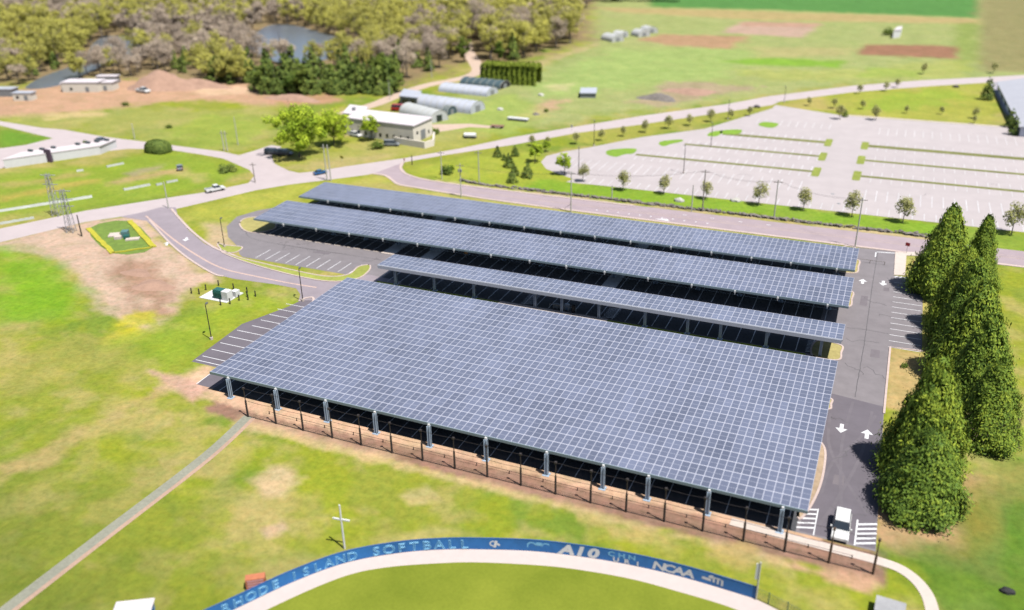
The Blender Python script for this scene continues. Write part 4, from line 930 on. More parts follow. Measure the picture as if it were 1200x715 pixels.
MB().box(x-1.3, x+1.3, y-.9, y-.32, 0, 4.2).build('entrance_tower', mat('maroon_panel', (.05, .03, .05), .6), t_)
# warehouse
hh = 5.8
wn = [W(406, 158), W(485, 168.5), W(507, 158)]; d4 = (wn[0][0]+wn[2][0]-wn[1][0], wn[0][1]+wn[2][1]-wn[1][1])
t_, B = building('farm_warehouse', 'cream farm warehouse with large white flat roof beside the hoop houses', 'building', [wn[0], wn[1], wn[2], d4], hh, 'wall', 'roofw', roof_h=.4,
    windows=[(0, f, .9, 1.0, 2.2, 'window') for f in (.1, .2, .3, .52, .62, .72, .82, .92)]+[(1, .5, 3.2, 0, 3.4, 'door'), (1, .8, .9, 1.2, 2.4, 'window'), (1, .2, 1.2, 2.6, 3.6, 'window')])
print('warehouse', wn, d4)
x, y = W(412, 138)
t_, B = building('storage_annex', 'white round cornered annex at the left end of the cream warehouse', 'building', [W(404, 150), W(425, 153), W(432, 143), W(412, 140)], 5.2, 'wall', 'roofw')
MB().tube((0, -1, 5.5), (0, -1, 6.6), .7, n=10).build('roof_vent', M['grey'], t_)
x, y = W(489, 168)
t_ = thing('yard_wall', 'pale concrete yard wall wrapping the near corner of the warehouse', 'wall', (x, y, 0))
P = [W(462, 168), W(498, 174), W(508, 171), W(509, 162)]
e = MB(); band_mb(e, [(p[0]-x, p[1]-y) for p in P], .5, 0, 0, 2.2).build('wall_run', M['wall'], t_)
# hoop houses
def hoop(name, label, a, b, w, h, m, endm=None, dark_end=False):
    A = np.array(W(*a)); Bq = np.array(W(*b)); d = Bq-A; l = float(np.hypot(*d)); rz = math.atan2(d[1], d[0]); cx, cy = (A+Bq)/2
    t_ = thing(name, label, 'greenhouse', (float(cx), float(cy), 0), rz); n = 12
    V = []; Fc = []
    for x_ in (-l/2, l/2):
        for i in range(n+1):
            an = PI*i/n; V.append((x_, w/2*math.cos(an), h*math.sin(an)**.75))
    for i in range(n): Fc.append((i, i+1, n+2+i, n+1+i))
    MB().add(V, Fc).build('cover', M[m], t_, True)
    for x_, o_ in ((-l/2, 0), (l/2, 1)):
        k_ = MB().add([V[i] for i in range(o_*(n+1), (o_+1)*(n+1))], [tuple(range(n+1))]).build('end_wall', M[endm or m], t_)
        MB().box(x_-.06 if o_ == 0 else x_+.01, x_-.01 if o_ == 0 else x_+.06, -w*.16, w*.16, 0, h*.62).build('door', M['dkglass'] if dark_end else M['grey'], t_)
    nr_ = max(4, int(l/3.0))
    for k_ in range(nr_+1):
        x_ = -l/2+l*k_/nr_; e = MB()
        for i in range(n):
            an, bn = PI*i/n, PI*(i+1)/n
            e.tube((x_, w/2*math.cos(an)*1.01, h*math.sin(an)**.75*1.01), (x_, w/2*math.cos(bn)*1.01, h*math.sin(bn)**.75*1.01), .09, n=4, cap=False)
        e.build('hoop_rib', M['palep'], t_)
    return t_
hoop('hoop_house', 'long grey ribbed hoop house behind the warehouse, larger and nearer', (490, 121.5), (560, 131), 9.5, 4.0, 'poly')
hoop('hoop_house', 'grey hoop house in the middle, between the ribbed one and the dark one', (521, 105), (577, 111), 9, 3.0, 'poly')
hoop('hoop_house', 'dark covered hoop house at the back, in front of the clipped hedge', (545, 98), (592, 103), 8.5, 3.0, 'polyd', 'black')
hoop('hoop_house', 'bright white hoop house with open dark end next to the warehouse', (478, 132.5), (515, 142.5), 8, 4.0, 'polyw', None, True)
hoop('small_shelter', 'small dark round tent between the white and the grey hoop houses', (523, 133), (530, 134), 6, 3.2, 'polyd')
t_, B = building('grey_shed', 'grey flat shed with dark open front at the left of the ribbed hoop house', 'shed', [W(469, 123), W(489, 125.5), W(494, 118), W(474, 115)], 3.4, 'grey', 'grey_f', windows=[(0, .3, 3, .2, 2.6, 'window'), (0, .75, 2, .2, 2.6, 'window')])
for i, (a, b, lab) in enumerate((((711, 46), (724, 49), 'small far white hoop house, leftmost and lowest of four'), ((722, 43), (732, 44), 'small far white hoop house, second of four'), ((746, 41), (755, 43), 'small far white hoop house, third of four with bluish end'), ((756, 37), (764, 39), 'small far white hoop house, rightmost and highest of four'))):
    hoop('hoop_house', lab, a, b, 8, 3.6, 'polyw')
t_, B = building('field_shed', 'low dark grey shed alone in the green farm field', 'shed', [W(680, 115), W(698, 115), W(699, 109), W(681, 109)], 1.8, 'grey', 'grey_f')
x, y = W(1046, 44)
t_, B = building('far_farm_shed', 'tiny white far shed next to a yellow bush in the distant plots', 'shed', [W(1046, 45), W(1054, 44), W(1056, 40), W(1050, 41)], 4, 'white', 'roofw')
# long pale barn at the right edge of the frame
A_ = np.array(W(1168, 106)); B_ = np.array(W(1194, 160)); d_ = B_-A_; l_ = float(np.hypot(*d_)); d_ = d_/l_; n_ = np.array([-d_[1], d_[0]]); n_ = n_ if n_[0] > 0 else -n_
t_ = thing('long_barn', 'long pale grey barn running off the right frame edge beyond the upper lot', 'barn', (float(A_[0]), float(A_[1]), 0))
MB().prism([(0, 0), tuple(d_*l_), tuple(d_*l_+n_*30), tuple(n_*30)], 0, 3.2).build('wall', mat('barn_wall_grey', (.36, .37, .41), .7, var=.1, scale=.3), t_)
o1, o2 = -d_*.8, d_*(l_+.8); V = []
for o_ in (o1, o2): V += [(*(o_-n_*.6), 3.1), (*(o_+n_*15), 6.2), (*(o_+n_*30.6), 3.1), (*(o_-n_*.6), 3.3), (*(o_+n_*15), 6.5), (*(o_+n_*30.6), 3.3)]
MB().add(V, [(3, 4, 10, 9), (4, 5, 11, 10), (0, 6, 7, 1), (1, 7, 8, 2), (0, 3, 9, 6), (2, 8, 11, 5), (0, 1, 4, 3), (1, 2, 5, 4), (6, 9, 10, 7), (7, 10, 11, 8)]).build('roof', mat('barn_metal_roof', (.21, .21, .23), .5, var=.06, scale=.3), t_)
for k_ in range(6):
    p_ = d_*l_*(k_+.5)/6-n_*.05; MB().prism([tuple(p_-d_*1.5), tuple(p_+d_*1.5), tuple(p_+d_*1.5-n_*.08), tuple(p_-d_*1.5-n_*.08)], .6, 2.4).build('window', M['dkglass'], t_)
# yard in the upper left: trailers / low sheds
for i, (pa, w_, d_, h_, lab) in enumerate((((100, 106), 16, 8, 4, 'broad white roofed shed in the dirt yard at the wood edge'), ((122, 105), 11, 6, 3.4, 'smaller white shed right of the broad one in the dirt yard'), ((84, 106), 7, 4, 3, 'small white trailer left of the broad shed in the dirt yard'), ((128, 97), 9, 4, 3, 'pale shed tucked behind the others by the trees'), ((30, 117), 8, 4, 3, 'pale trailer at the left side of the dirt yard'), ((6, 112), 10, 5, 3, 'bluish grey trailer at the left frame edge of the dirt yard'))):
    x, y = W(*pa); a_ = .35; R2 = lambda dx, dy: (x+dx*math.cos(a_)-dy*math.sin(a_), y+dx*math.sin(a_)+dy*math.cos(a_))
    building('yard_shed', lab, 'shed', [R2(-w_/2, -d_/2), R2(w_/2, -d_/2), R2(w_/2, d_/2), R2(-w_/2, d_/2)], h_, 'grey' if i in (3, 5) else 'wall', 'roofw' if i < 4 else 'poly', windows=[(0, .25, 1.2, .9, 2, 'window'), (0, .7, 1.6, 0, 2.2, 'door')])

# row covers in the garden plots
for i, (a, b, w_, lab) in enumerate((((-30, 252.5), (108, 231), 1.3, 'longest white row cover across the garden plots'), ((145, 223), (176, 217), 1.1, 'middle length white row cover near the grey car'), ((0, 263), (40, 256), .8, 'faint pale row cover closest to the main road'), ((195, 214.5), (208, 212), .9, 'short white row cover at the right end of the plots'), ((183, 217.5), (190, 216), .8, 'tiny white row cover between two longer ones'), ((125, 196), (145, 192), .9, 'pale row cover below the long white building'), ((90, 201), (98, 200), 1.0, 'short pale patch of row cover near the long building'))):
    A = W(*a); Bq = W(*b); e = MB(); n = 24
    L_ = [(A[0]+(Bq[0]-A[0])*k_/n, A[1]+(Bq[1]-A[1])*k_/n) for k_ in range(n+1)]
    le, ri = ribbon(L_, w_); V = []
    for k_ in range(n+1):
        V += [(*le[k_], .0), (L_[k_][0]*.5+le[k_][0]*.5, L_[k_][1]*.5+le[k_][1]*.5, .5+rnd.uniform(-.06, .06)), (L_[k_][0]*.5+ri[k_][0]*.5, L_[k_][1]*.5+ri[k_][1]*.5, .5+rnd.uniform(-.06, .06)), (*ri[k_], 0)]
    Fc = [(4*k_+j, 4*k_+j+1, 4*k_+j+5, 4*k_+j+4) for k_ in range(n) for j in range(3)]
    tag(e.add(V, Fc).build('row_cover', mat('row_cover_film', (.19, .20, .18), .6, var=.2, scale=.3)), lab, 'row cover')

# ------------------------------------------------------------ vehicles
def vehicle(name, label, px, py, rz, colr, kind='sedan', cat='car', rack=False, s=1.0):
    x, y = W(px, py); t_ = thing(name, label, cat, (x, y, 0), rz)
    t_.scale = (s, s, s)
    Lh, Wd = {'sedan': (4.6, 1.85), 'suv': (4.8, 1.95), 'pickup': (5.6, 2.0), 'van': (5.4, 2.05)}[kind]; hw = Wd/2
    paint = bpy.data.materials.get('paint_%s' % colr[0])
    if not paint:
        paint = mat('paint_%s' % colr[0], colr[1], .25, .1, var=.04, scale=1, spec=.5)
    prof = {'sedan': [(-2.3, .35), (-2.3, .8), (-2.2, .92), (-1.4, 1.0), (1.0, .98), (2.0, .82), (2.3, .65), (2.3, .35)],
            'suv': [(-2.4, .38), (-2.4, .95), (-2.3, 1.08), (-1.4, 1.1), (1.0, 1.08), (2.1, .95), (2.4, .75), (2.4, .38)],
            'pickup': [(-2.8, .45), (-2.8, 1.1), (-2.7, 1.15), (-.6, 1.15), (1.2, 1.12), (2.5, 1.02), (2.8, .85), (2.8, .45)],
            'van': [(-2.7, .4), (-2.7, 1.2), (-2.6, 1.25), (-1, 1.25), (1.4, 1.2), (2.3, 1.0), (2.7, .75), (2.7, .4)]}[kind]
    n = len(prof); V = [(a_, -hw*(1 if b_ < .6 else .97), b_) for a_, b_ in prof]+[(a_, hw*(1 if b_ < .6 else .97), b_) for a_, b_ in prof]
    Fc = [(i, n+i, n+(i+1) % n, (i+1) % n) for i in range(n)]+[tuple(range(n)), tuple(range(n, 2*n))[::-1]]
    o = MB().add(V, Fc).build('body', paint, t_)
    bv = o.modifiers.new('b', 'BEVEL'); bv.width = .07; bv.segments = 2
    cab = {'sedan': (-1.75, 1.15, -1.1, .35, .97, 1.45), 'suv': (-2.3, 1.2, -2.0, .5, 1.07, 1.75), 'pickup': (-.6, 1.6, -.4, .8, 1.12, 1.8), 'van': (-2.6, 1.7, -2.45, .9, 1.2, 2.0)}[kind]
    x0, x1, xa, xb, z0, z1 = cab; w0, w1 = hw*.93, hw*.76
    V = [(x0, -w0, z0), (x1, -w0, z0), (x1, w0, z0), (x0, w0, z0), (xa, -w1, z1), (xb, -w1, z1), (xb, w1, z1), (xa, w1, z1)]
    MB().add(V, [(0, 3, 2, 1), (4, 5, 6, 7), (0, 1, 5, 4), (1, 2, 6, 5), (2, 3, 7, 6), (3, 0, 4, 7)]).build('windows', M['dkglass'], t_)
    MB().box(xa-.02, xb+.02, -w1-.02, w1+.02, z1-.03, z1+.05).build('roof', paint, t_)
    if kind == 'pickup': MB().box(-2.6, -.75, -hw*.8, hw*.8, 1.1, 1.16).build('cargo_bed', M['grey'], t_)
    wx = Lh*.31; wr = .36 if kind != 'sedan' else .33
    for sx in (-wx, wx):
        for sy in (-1, 1): MB().tube((sx, sy*(hw-.2), wr), (sx, sy*(hw+.02), wr), wr, n=12).build('wheel', M['black'], t_)
    for sy in (-1, 1):
        MB().box(Lh/2-.1, Lh/2+.02, sy*hw*.7-.18, sy*hw*.7+.18, .62, .78).build('headlight', M['white'], t_)
        MB().box(-Lh/2-.02, -Lh/2+.08, sy*hw*.75-.14, sy*hw*.75+.14, .72, .92).build('tail_light', M['red'], t_)
        MB().box(x1-.35, x1-.15, sy*(hw+.1)-.09, sy*(hw+.1)+.09, z0, z0+.16).build('mirror', paint, t_)
    if rack:
        e = MB()
        for k_ in (-1.5, -.7, .1): e.box(k_, k_+.08, -w1, w1, z1+.12, z1+.17)
        e.build('roof_rack', M['grey'], t_)
    return t_
WHT = ('white', (.36, .36, .35)); GRY = ('grey', (.11, .12, .13)); BLU = ('blue', (.01, .06, .15)); DRK = ('dark', (.02, .024, .03)); RED = ('red', (.22, .012, .012)); SLV = ('silver', (.24, .25, .26))
vehicle('pickup_truck', 'white pickup truck driving on the main road', 252.5, 224, math.atan2(*(np.array(W(262, 222))-np.array(W(242, 226)))[::-1]), WHT, 'pickup', 'truck')
vehicle('hatchback_car', 'bright blue car driving on the main road near the bend', 375.5, 204, math.atan2(*(np.array(W(385, 202))-np.array(W(365, 206)))[::-1]), BLU, 'sedan', s=.9)
vehicle('estate_car', 'grey and white car parked on the grass of the garden plots', 211, 198.5, 2.3, GRY, 'sedan')
vehicle('sport_utility_car', 'white car with roof rack parked at the near end of the lot below the cedars', 985, 622, PI/2+3.1416, WHT, 'suv', s=1.12)
vehicle('station_wagon', 'white car parked in front of the cream warehouse beneath the trees', 417, 160, -.2, WHT, 'suv')
vehicle('dark_van', 'bluish grey van parked on the grass below the warehouse yard wall', 459, 171, .3, GRY, 'van', 'van')
vehicle('red_truck', 'red truck behind the white roofed warehouse', 469, 130, .2, RED, 'van', 'truck', s=1.25)
vehicle('yard_truck', 'white truck at the foot of the tall soil heap', 168, 108.5, -.15, WHT, 'pickup', 'truck', s=1.3)
for i, (px, py, lab) in enumerate(((1083, 313.5, 'dark car under the large cedar, farthest of three'), (1089, 317.5, 'dark car under the large cedar, middle of three'), (1096, 321, 'silver dark car under the large cedar, nearest of three'))):
    vehicle('shaded_car', lab, px, py, .15, (DRK, DRK, SLV)[i], 'sedan')['group'] = 'cars parked under the large cedar'
vehicle('parked_wagon', 'dark car on the farm road near the long white building, upper one', 119, 166, .1, GRY, 'sedan')
vehicle('parked_saloon', 'dark car on the farm road near the long white building, lower one', 123, 171.5, .15, DRK, 'sedan')
vehicle('shaded_van', 'dark vehicle in the shade under the big green tree, left one', 320, 181, .2, DRK, 'van', 'van')
vehicle('shaded_truck', 'dark vehicle in the shade under the big green tree, right one', 334, 182, .2, DRK, 'van', 'van')
x, y = W(551, 162)
t_ = thing('white_trailer', 'small white tank trailer on the grass above the main road', 'trailer', (x, y, 0), .25)
MB().tube((-2, 0, 1.1), (2, 0, 1.1), .8, n=12).build('tank', M['white'], t_)
for sx in (-1.2, 1.2):
    for sy in (-.8, .8): MB().tube((sx, sy-.1, .35), (sx, sy+.1, .35), .35, n=10).build('wheel', M['black'], t_)
MB().box(-2.3, 2.3, -.6, .6, .4, .5).build('chassis', M['dkpole'], t_)
x, y = W(583, 150)
t_ = thing('flatbed_wagon', 'small rusty wagon at the end of the farm spur', 'wagon', (x, y, 0), .1)
MB().box(-2.4, 2.4, -.9, .9, .7, 1.0).build('deck', mat('rusty_deck', (.13, .07, .05), .8), t_)
for sx in (-1.6, 1.6):
    for sy in (-.8, .8): MB().tube((sx, sy-.1, .35), (sx, sy+.1, .35), .35, n=10).build('wheel', M['black'], t_)
x, y = W(607, 141.5)
t_ = thing('long_trailer', 'long low white and black trailer beside the brown plot', 'trailer', (x, y, 0), -.05)
MB().box(-4, 4, -1, 1, .6, 1.1).build('deck', M['white'], t_); MB().box(-3.8, 3.8, -.8, .8, .2, .6).build('chassis', M['black'], t_)
for px, py, lab in ((483, 158, 'small dark bush of equipment outside the warehouse end'), (796, 236, 'pale grey boulder on the lawn by the stone wall'), (862, 236, 'greyish cover box on the lawn at the lot edge'), (634, 112, 'tiny white crate in the farm field'), (586, 129, 'small white crate in the green field beside the ribbed hoop house'), (1120, 102.5, 'dark vehicle part on a bare patch near the far bend'), (886.5, 126, 'small dark box at the road edge near the fork')):
    x, y = W(px, py); dk_ = 'dark' in lab
    V, Fc = rocky(int(px), 1.0, 1.4, .9, .9, 2)
    o = MB().add(V, Fc).build('boulder' if 'boulder' in lab else 'field_object', M['dkpole'] if dk_ else M['palep']); o.location = (x, y, .1)
    lab = {483: 'small dark lump outside the warehouse end wall', 796: 'pale grey boulder on the bright lawn by the stone wall', 862: 'greyish boulder on the lawn at the upper lot edge', 634: 'tiny pale stone near the middle of the farm field', 586: 'small pale stone beside the ribbed hoop house', 1120: 'dark stone on a bare patch near the far road bend', 886.5: 'small dark stone at the road edge near the fork'}[px]
    tag(o, lab, 'boulder'); o.name = 'boulder'

# ------------------------------------------------------------ vegetation
def leaf_mesh(name, cen, nor, size, tint, m, tris=None, extra=None, aspect=1.0, upv=None):
    """many small leaf quads: cen (n,3), nor (n,3), size (n,), tint (n,)"""
    n = len(cen); nor = nor/np.linalg.norm(nor, axis=1)[:, None]
    a = upv if upv is not None else nr.randn(n, 3); u_ = np.cross(nor, a); u_ /= np.linalg.norm(u_, axis=1)[:, None]+1e-9; w_ = np.cross(nor, u_)
    s = size[:, None]
    V = np.stack([cen-u_*s*.5, cen-w_*s*.55*aspect, cen+u_*s*.5, cen+w_*s*.55*aspect], 1).reshape(-1, 3)
    nv = len(V); me = bpy.data.meshes.new(name); off = 0
    ex_v, ex_f = extra if extra else ([], [])
    V = np.vstack([V, np.array(ex_v)]) if len(ex_v) else V
    loops = np.arange(n*4); ls = np.arange(n)*4; lt = np.full(n, 4)
    if len(ex_f):
        fl = np.concatenate([np.array(f)+nv for f in ex_f]); le = np.array([len(f) for f in ex_f])
        ls = np.concatenate([ls, n*4+np.concatenate([[0], np.cumsum(le)[:-1]])]); lt = np.concatenate([lt, le]); loops = np.concatenate([loops, fl])
    me.vertices.add(len(V)); me.vertices.foreach_set('co', V.ravel())
    me.loops.add(len(loops)); me.loops.foreach_set('vertex_index', loops.astype(np.int32))
    me.polygons.add(len(ls)); me.polygons.foreach_set('loop_start', ls.astype(np.int32)); me.polygons.foreach_set('loop_total', lt.astype(np.int32))
    me.update(calc_edges=True)
    at = me.attributes.new('tint', 'FLOAT', 'FACE'); tt = np.concatenate([tint, np.full(len(ex_f), .5)]); at.data.foreach_set('value', tt)
    me.materials.append(LEAF[m])
    if len(ex_f):
        me.materials.append(M['bark_g']); mi = np.concatenate([np.zeros(n, int), np.ones(len(ex_f), int)]); me.polygons.foreach_set('material_index', mi.astype(np.int32))
    return me
def limbs(h, r, crown0, n=6, seed=0, spread=.5, thin=1.0):
    q = random.Random(seed); e = MB(); e.tube((0, 0, 0), (q.uniform(-.1, .1)*r, q.uniform(-.1, .1)*r, h*.85), .022*h*thin, .006*h*thin, 6, False)
    for i in range(n):
        z0 = crown0+(h*.75-crown0)*i/n; a_ = i*2.4+q.random(); l = r*q.uniform(.55, .95)
        e.tube((0, 0, z0), (l*math.cos(a_), l*math.sin(a_), z0+l*q.uniform(.4, 1.0)), .010*h*thin, .003*h*thin, 4, False)
    return e
def blob_crown(h, r, z0, nb, nl, size, seed, sparse=0, squash=.75, br0=.28, br1=.5, ro=.85):
    q = np.random.RandomState(seed); hz = (h-z0)/2; cz = z0+hz
    d = q.randn(nb, 3); d /= np.linalg.norm(d, axis=1)[:, None]; rr = q.uniform(.35, ro, nb)
    bc = d*rr[:, None]*np.array([r, r, hz]); bc[:, 2] += cz; br_ = q.uniform(br0, br1, nb)*r
    k_ = q.randint(0, nb, nl); dd = q.randn(nl, 3); dd /= np.linalg.norm(dd, axis=1)[:, None]
    sh = q.uniform(.55, 1.08, nl)**(1/1.5)
    cen = bc[k_]+dd*sh[:, None]*br_[k_][:, None]*np.array([1, 1, squash]); cen[:, 2] = np.maximum(cen[:, 2], z0*.8)
    nor = dd+q.randn(nl, 3)*.5+np.array([0, 0, .9])
    bt = q.uniform(.25, .75, nb); tint = np.clip(bt[k_]+q.uniform(-.22, .22, nl), 0, 1)
    return cen, nor, q.uniform(.7, 1.3, nl)*size, tint
def cone_crown(h, r, z0, nl, size, seed, power=.8, clump=.9, nb=None):
    q = np.random.RandomState(seed); nb = nb or int(nl/28)
    tz = 1-np.sqrt(1-q.uniform(0, .985, nb)); tz = 1-(1-q.uniform(0, 1, nb)*.99)**.62; an = q.uniform(0, 2*PI, nb)
    lob = 1+.10*np.sin(an*3+seed+tz*4)+.10*np.sin(an*6+tz*13)+.06*np.sin(tz*31+an*2)+q.uniform(-.14, .14, nb)
    R_ = r*np.clip(1-tz, 0, 1)**power*lob*np.clip(.78+tz*3.5, 0, 1)
    ins = q.uniform(.72, 1.02, nb)
    bc = np.stack([np.cos(an)*R_*ins, np.sin(an)*R_*ins, z0+(h-z0)*tz], 1)
    k_ = q.randint(0, nb, nl); dr = np.stack([np.cos(an[k_]), np.sin(an[k_]), np.full(nl, .35)], 1)
    cs = (clump*(.45+.75*(1-tz)))[k_]
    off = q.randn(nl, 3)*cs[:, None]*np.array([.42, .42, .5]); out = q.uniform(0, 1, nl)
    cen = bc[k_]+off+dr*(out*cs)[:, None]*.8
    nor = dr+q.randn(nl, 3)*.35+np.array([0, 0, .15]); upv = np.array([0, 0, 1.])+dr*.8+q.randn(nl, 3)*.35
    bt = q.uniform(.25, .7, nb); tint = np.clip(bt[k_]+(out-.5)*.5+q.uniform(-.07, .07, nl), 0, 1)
    return cen, nor, q.uniform(.7, 1.3, nl)*size, tint, np.cross(upv, nor)
def mesh_obj(name, me, parent=None):
    o = bpy.data.objects.new(name, me); C.objects.link(o)
    if parent is not None: o.parent = parent
    return o
# --- the big cedars on the right
cedar_protos = []
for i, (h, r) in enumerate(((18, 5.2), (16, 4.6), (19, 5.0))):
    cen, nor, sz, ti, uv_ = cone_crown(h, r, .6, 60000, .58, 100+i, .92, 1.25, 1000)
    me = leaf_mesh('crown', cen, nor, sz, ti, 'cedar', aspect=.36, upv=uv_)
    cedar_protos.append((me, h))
def cedar(x, y, h, label, pi=0, rz=0, rs=1.0, lean=0):
    me, ph = cedar_protos[pi]; s = h/ph
    t_ = thing('cedar_tree', label, 'tree', (x, y, 0), rz, 'big cedars along the right edge of the lot')
    o = mesh_obj('crown', me, t_); o.scale = (s*rs, s*rs, s)
    MB().tube((0, 0, 0), (0, 0, h*.85), .4, .08, 8).build('trunk', M['bark'], t_)
CED = [(11.0, 116.5, 19.0, 'tall nearest cedar whose shadow falls across the lot lanes', 0, .3, .88), (11.0, 108.0, 12.5, 'ragged lower cedar at the front beside the hatched bay', 1, 2.1, 1.25),
       (19.8, 129, 14, 'cedar at the near end of the long right row', 2, .9, 1.12), (18.6, 138, 17, 'second cedar of the long right row', 0, 4.2, .94), (17.8, 148, 18, 'third cedar of the long right row', 1, 1.2, 1.0),
       (17.0, 158, 18.5, 'fourth cedar of the long right row, yellow-green at its top', 2, 5.0, .9), (16.2, 167, 17, 'fifth cedar of the long right row, half hidden by the tall far one', 0, 2.7, .85),
       (13.6, 184, 19.0, 'tallest far cedar rising over the small corner island', 1, .4, .9), (20.3, 187, 17.0, 'pointed far cedar right behind the tallest one', 2, 1.5, .78), (38.5, 172, 14, 'partly seen cedar at the right frame edge by the east road', 1, 3.3, 1.0)]
for a_ in CED: cedar(*a_)
for cx0, cy0, rr0, sd_ in ((11.0, 108.0, 4.5, 1), (19.8, 129, 5.0, 2)):       # bare lower boughs on the near side of the front cedars
    q = random.Random(sd_); e = MB(); par = [o for o in bpy.data.objects if o.get('category') == 'tree' and abs(o.location.x-cx0) < .01 and abs(o.location.y-cy0) < .01][0]
    rz0 = par.rotation_euler.z
    for i in range(230):
        a0 = -PI/2+q.uniform(-1.5, 1.5)-rz0; z0 = q.uniform(.8, 5.5); l = rr0*(1.08-z0/17)*q.uniform(.9, 1.07)
        e.tube((.4*l*math.cos(a0), .4*l*math.sin(a0), z0+.6), (l*math.cos(a0+q.uniform(-.1, .1)), l*math.sin(a0), z0-.3+q.uniform(-.2, .5)), .06, .02, 3, False)
    e.build('dead_boughs', mat('dead_bough_bark', (.16, .11, .085), .9), par)
# --- street trees
def tree_proto(kind, seed):
    if kind == 'street':
        g = blob_crown(5.6, 1.9, 1.5, 26, 1100, .26, seed, squash=1.0); e = limbs(5.4, 1.9, 1.4, 8, seed, thin=.8)
    elif kind == 'big':
        g = blob_crown(13, 8.0, 2.5, 64, 6200, .46, seed, br0=.14, br1=.27, ro=1.02); e = limbs(12, 8, 2.5, 12, seed)
    elif kind == 'round':
        g = blob_crown(7.0, 2.8, 1.6, 34, 2600, .3, seed, br0=.18, br1=.34, ro=.98); e = limbs(6.5, 2.6, 1.8, 8, seed)
    return g, e
street = []
for s_ in range(4):
    g, e = tree_proto('street', 200+s_); me = leaf_mesh('crown', *g, 'street'); tm = bpy.data.meshes.new('trunk'); tm.from_pydata(e.v, [], e.f); tm.materials.append(M['bark_g']); street.append((me, tm))
def place_tree(name, label, cat, x, y, me, tm, s, rz, group=None):
    t_ = thing(name, label, cat, (x, y, 0), rz, group); t_.scale = (s, s, s) if isinstance(s, (int, float)) else s; mesh_obj('crown', me, t_); mesh_obj('trunk', tm, t_)
L1 = [(683, 213, .95), (730, 223.5, 1.08), (778, 228, 1.0), (827, 233.5, .95), (889, 241, 1.15), (941, 246.8, 1.15), (998, 254, 1.22), (1058, 261, 1.25), (1185, 275, 1.4)]
for i, (px, py, s_) in enumerate(L1):
    me, tm = street[i % 4]; x, y = W(px, py)
    place_tree('young_tree', '%s young tree from the left on the bright lawn beside the upper lot' % ordw[i], 'tree', x, y, me, tm, s_, i*1.7, 'young trees along the upper lot')
L2 = [(623.5, 171, .8), (641, 172, .75), (675, 169, .9), (704, 165, .85), (730, 160, .8), (756, 155.5, .95), (783, 151, 1.05), (808, 147.5, .9), (833, 143, 1.05), (856.5, 139.5, .8), (878.5, 136, .8)]
for i, (px, py, s_) in enumerate(L2):
    me, tm = street[(i+1) % 4]; x, y = W(px, py)
    place_tree('verge_tree', '%s small tree from the left on the strip between main road and upper lot' % ordw[i], 'tree', x, y, me, tm, s_*.85, i*2.1, 'small trees between road and upper lot')
L3 = [(948, 124, .7), (977.5, 127, .8), (1011, 128, .7), (984, 140, 1.1), (1026, 141, 1.1), (1007, 110, .8), (1038, 107, .8), (1051, 103, .8), (1062, 133, .6), (1103, 134, .6), (1142, 139, .8), (1141, 145, .6), (1082, 87, 1.0), (1164, 86, 1.0)]
for i, (px, py, s_) in enumerate(L3):
    me, tm = street[(i+2) % 4]; x, y = W(px, py)
    place_tree('lawn_tree', '%s small tree from the left around the triangular lawn beyond the upper lot' % ordw[sorted(range(14), key=lambda k_: L3[k_][0]).index(i)], 'tree', x, y, me, tm, s_*.9, i*1.3, 'small trees around the triangular lawn')
g, e = tree_proto('round', 300); rme = leaf_mesh('crown', *g, 'green'); rtm = bpy.data.meshes.new('trunk'); rtm.from_pydata(e.v, [], e.f); rtm.materials.append(M['bark'])
for px, py, s_, lab in ((661.5, 205, .95, 'round green tree at the rounded corner of the upper lot'), (627, 190, .9, 'bright green leaning tree on the lawn corner near the main road'), (436, 165, 1.25, 'dark green tree standing before the cream warehouse'), (530, 203, .38, 'small round bush beside the transformer pole'), (640, 178, .55, 'small yellowish tree just right of the bright green leaning one')):
    place_tree('green_tree', lab, 'tree', *W(px, py), rme, rtm, s_, px)
g, e = tree_proto('big', 310); bme = leaf_mesh('crown', *g, 'green'); btm = bpy.data.meshes.new('trunk'); btm.from_pydata(e.v, [], e.f); btm.materials.append(M['bark'])
place_tree('maple_tree', 'largest bright green spreading tree beside the main road bend', 'tree', *W(351, 184), bme, btm, (1.15, 1.15, 1.3), .5)
place_tree('maple_tree', 'smaller bright green tree leaning toward the warehouse, right of the largest', 'tree', *W(392, 171), bme, btm, (.85, .85, .95), 2.9)
g = blob_crown(7.5, 4.2, 1.2, 22, 700, .35, 320); me = leaf_mesh('crown', *g, 'street'); e = limbs(7, 4, 1, 12, 9)
tm = bpy.data.meshes.new('trunk'); tm.from_pydata(e.v, [], e.f); tm.materials.append(M['bark_g'])
place_tree('pale_tree', 'pale thin leaved tree in front of the white warehouse roof', 'tree', *W(434, 158), me, tm, 1.0, 0)
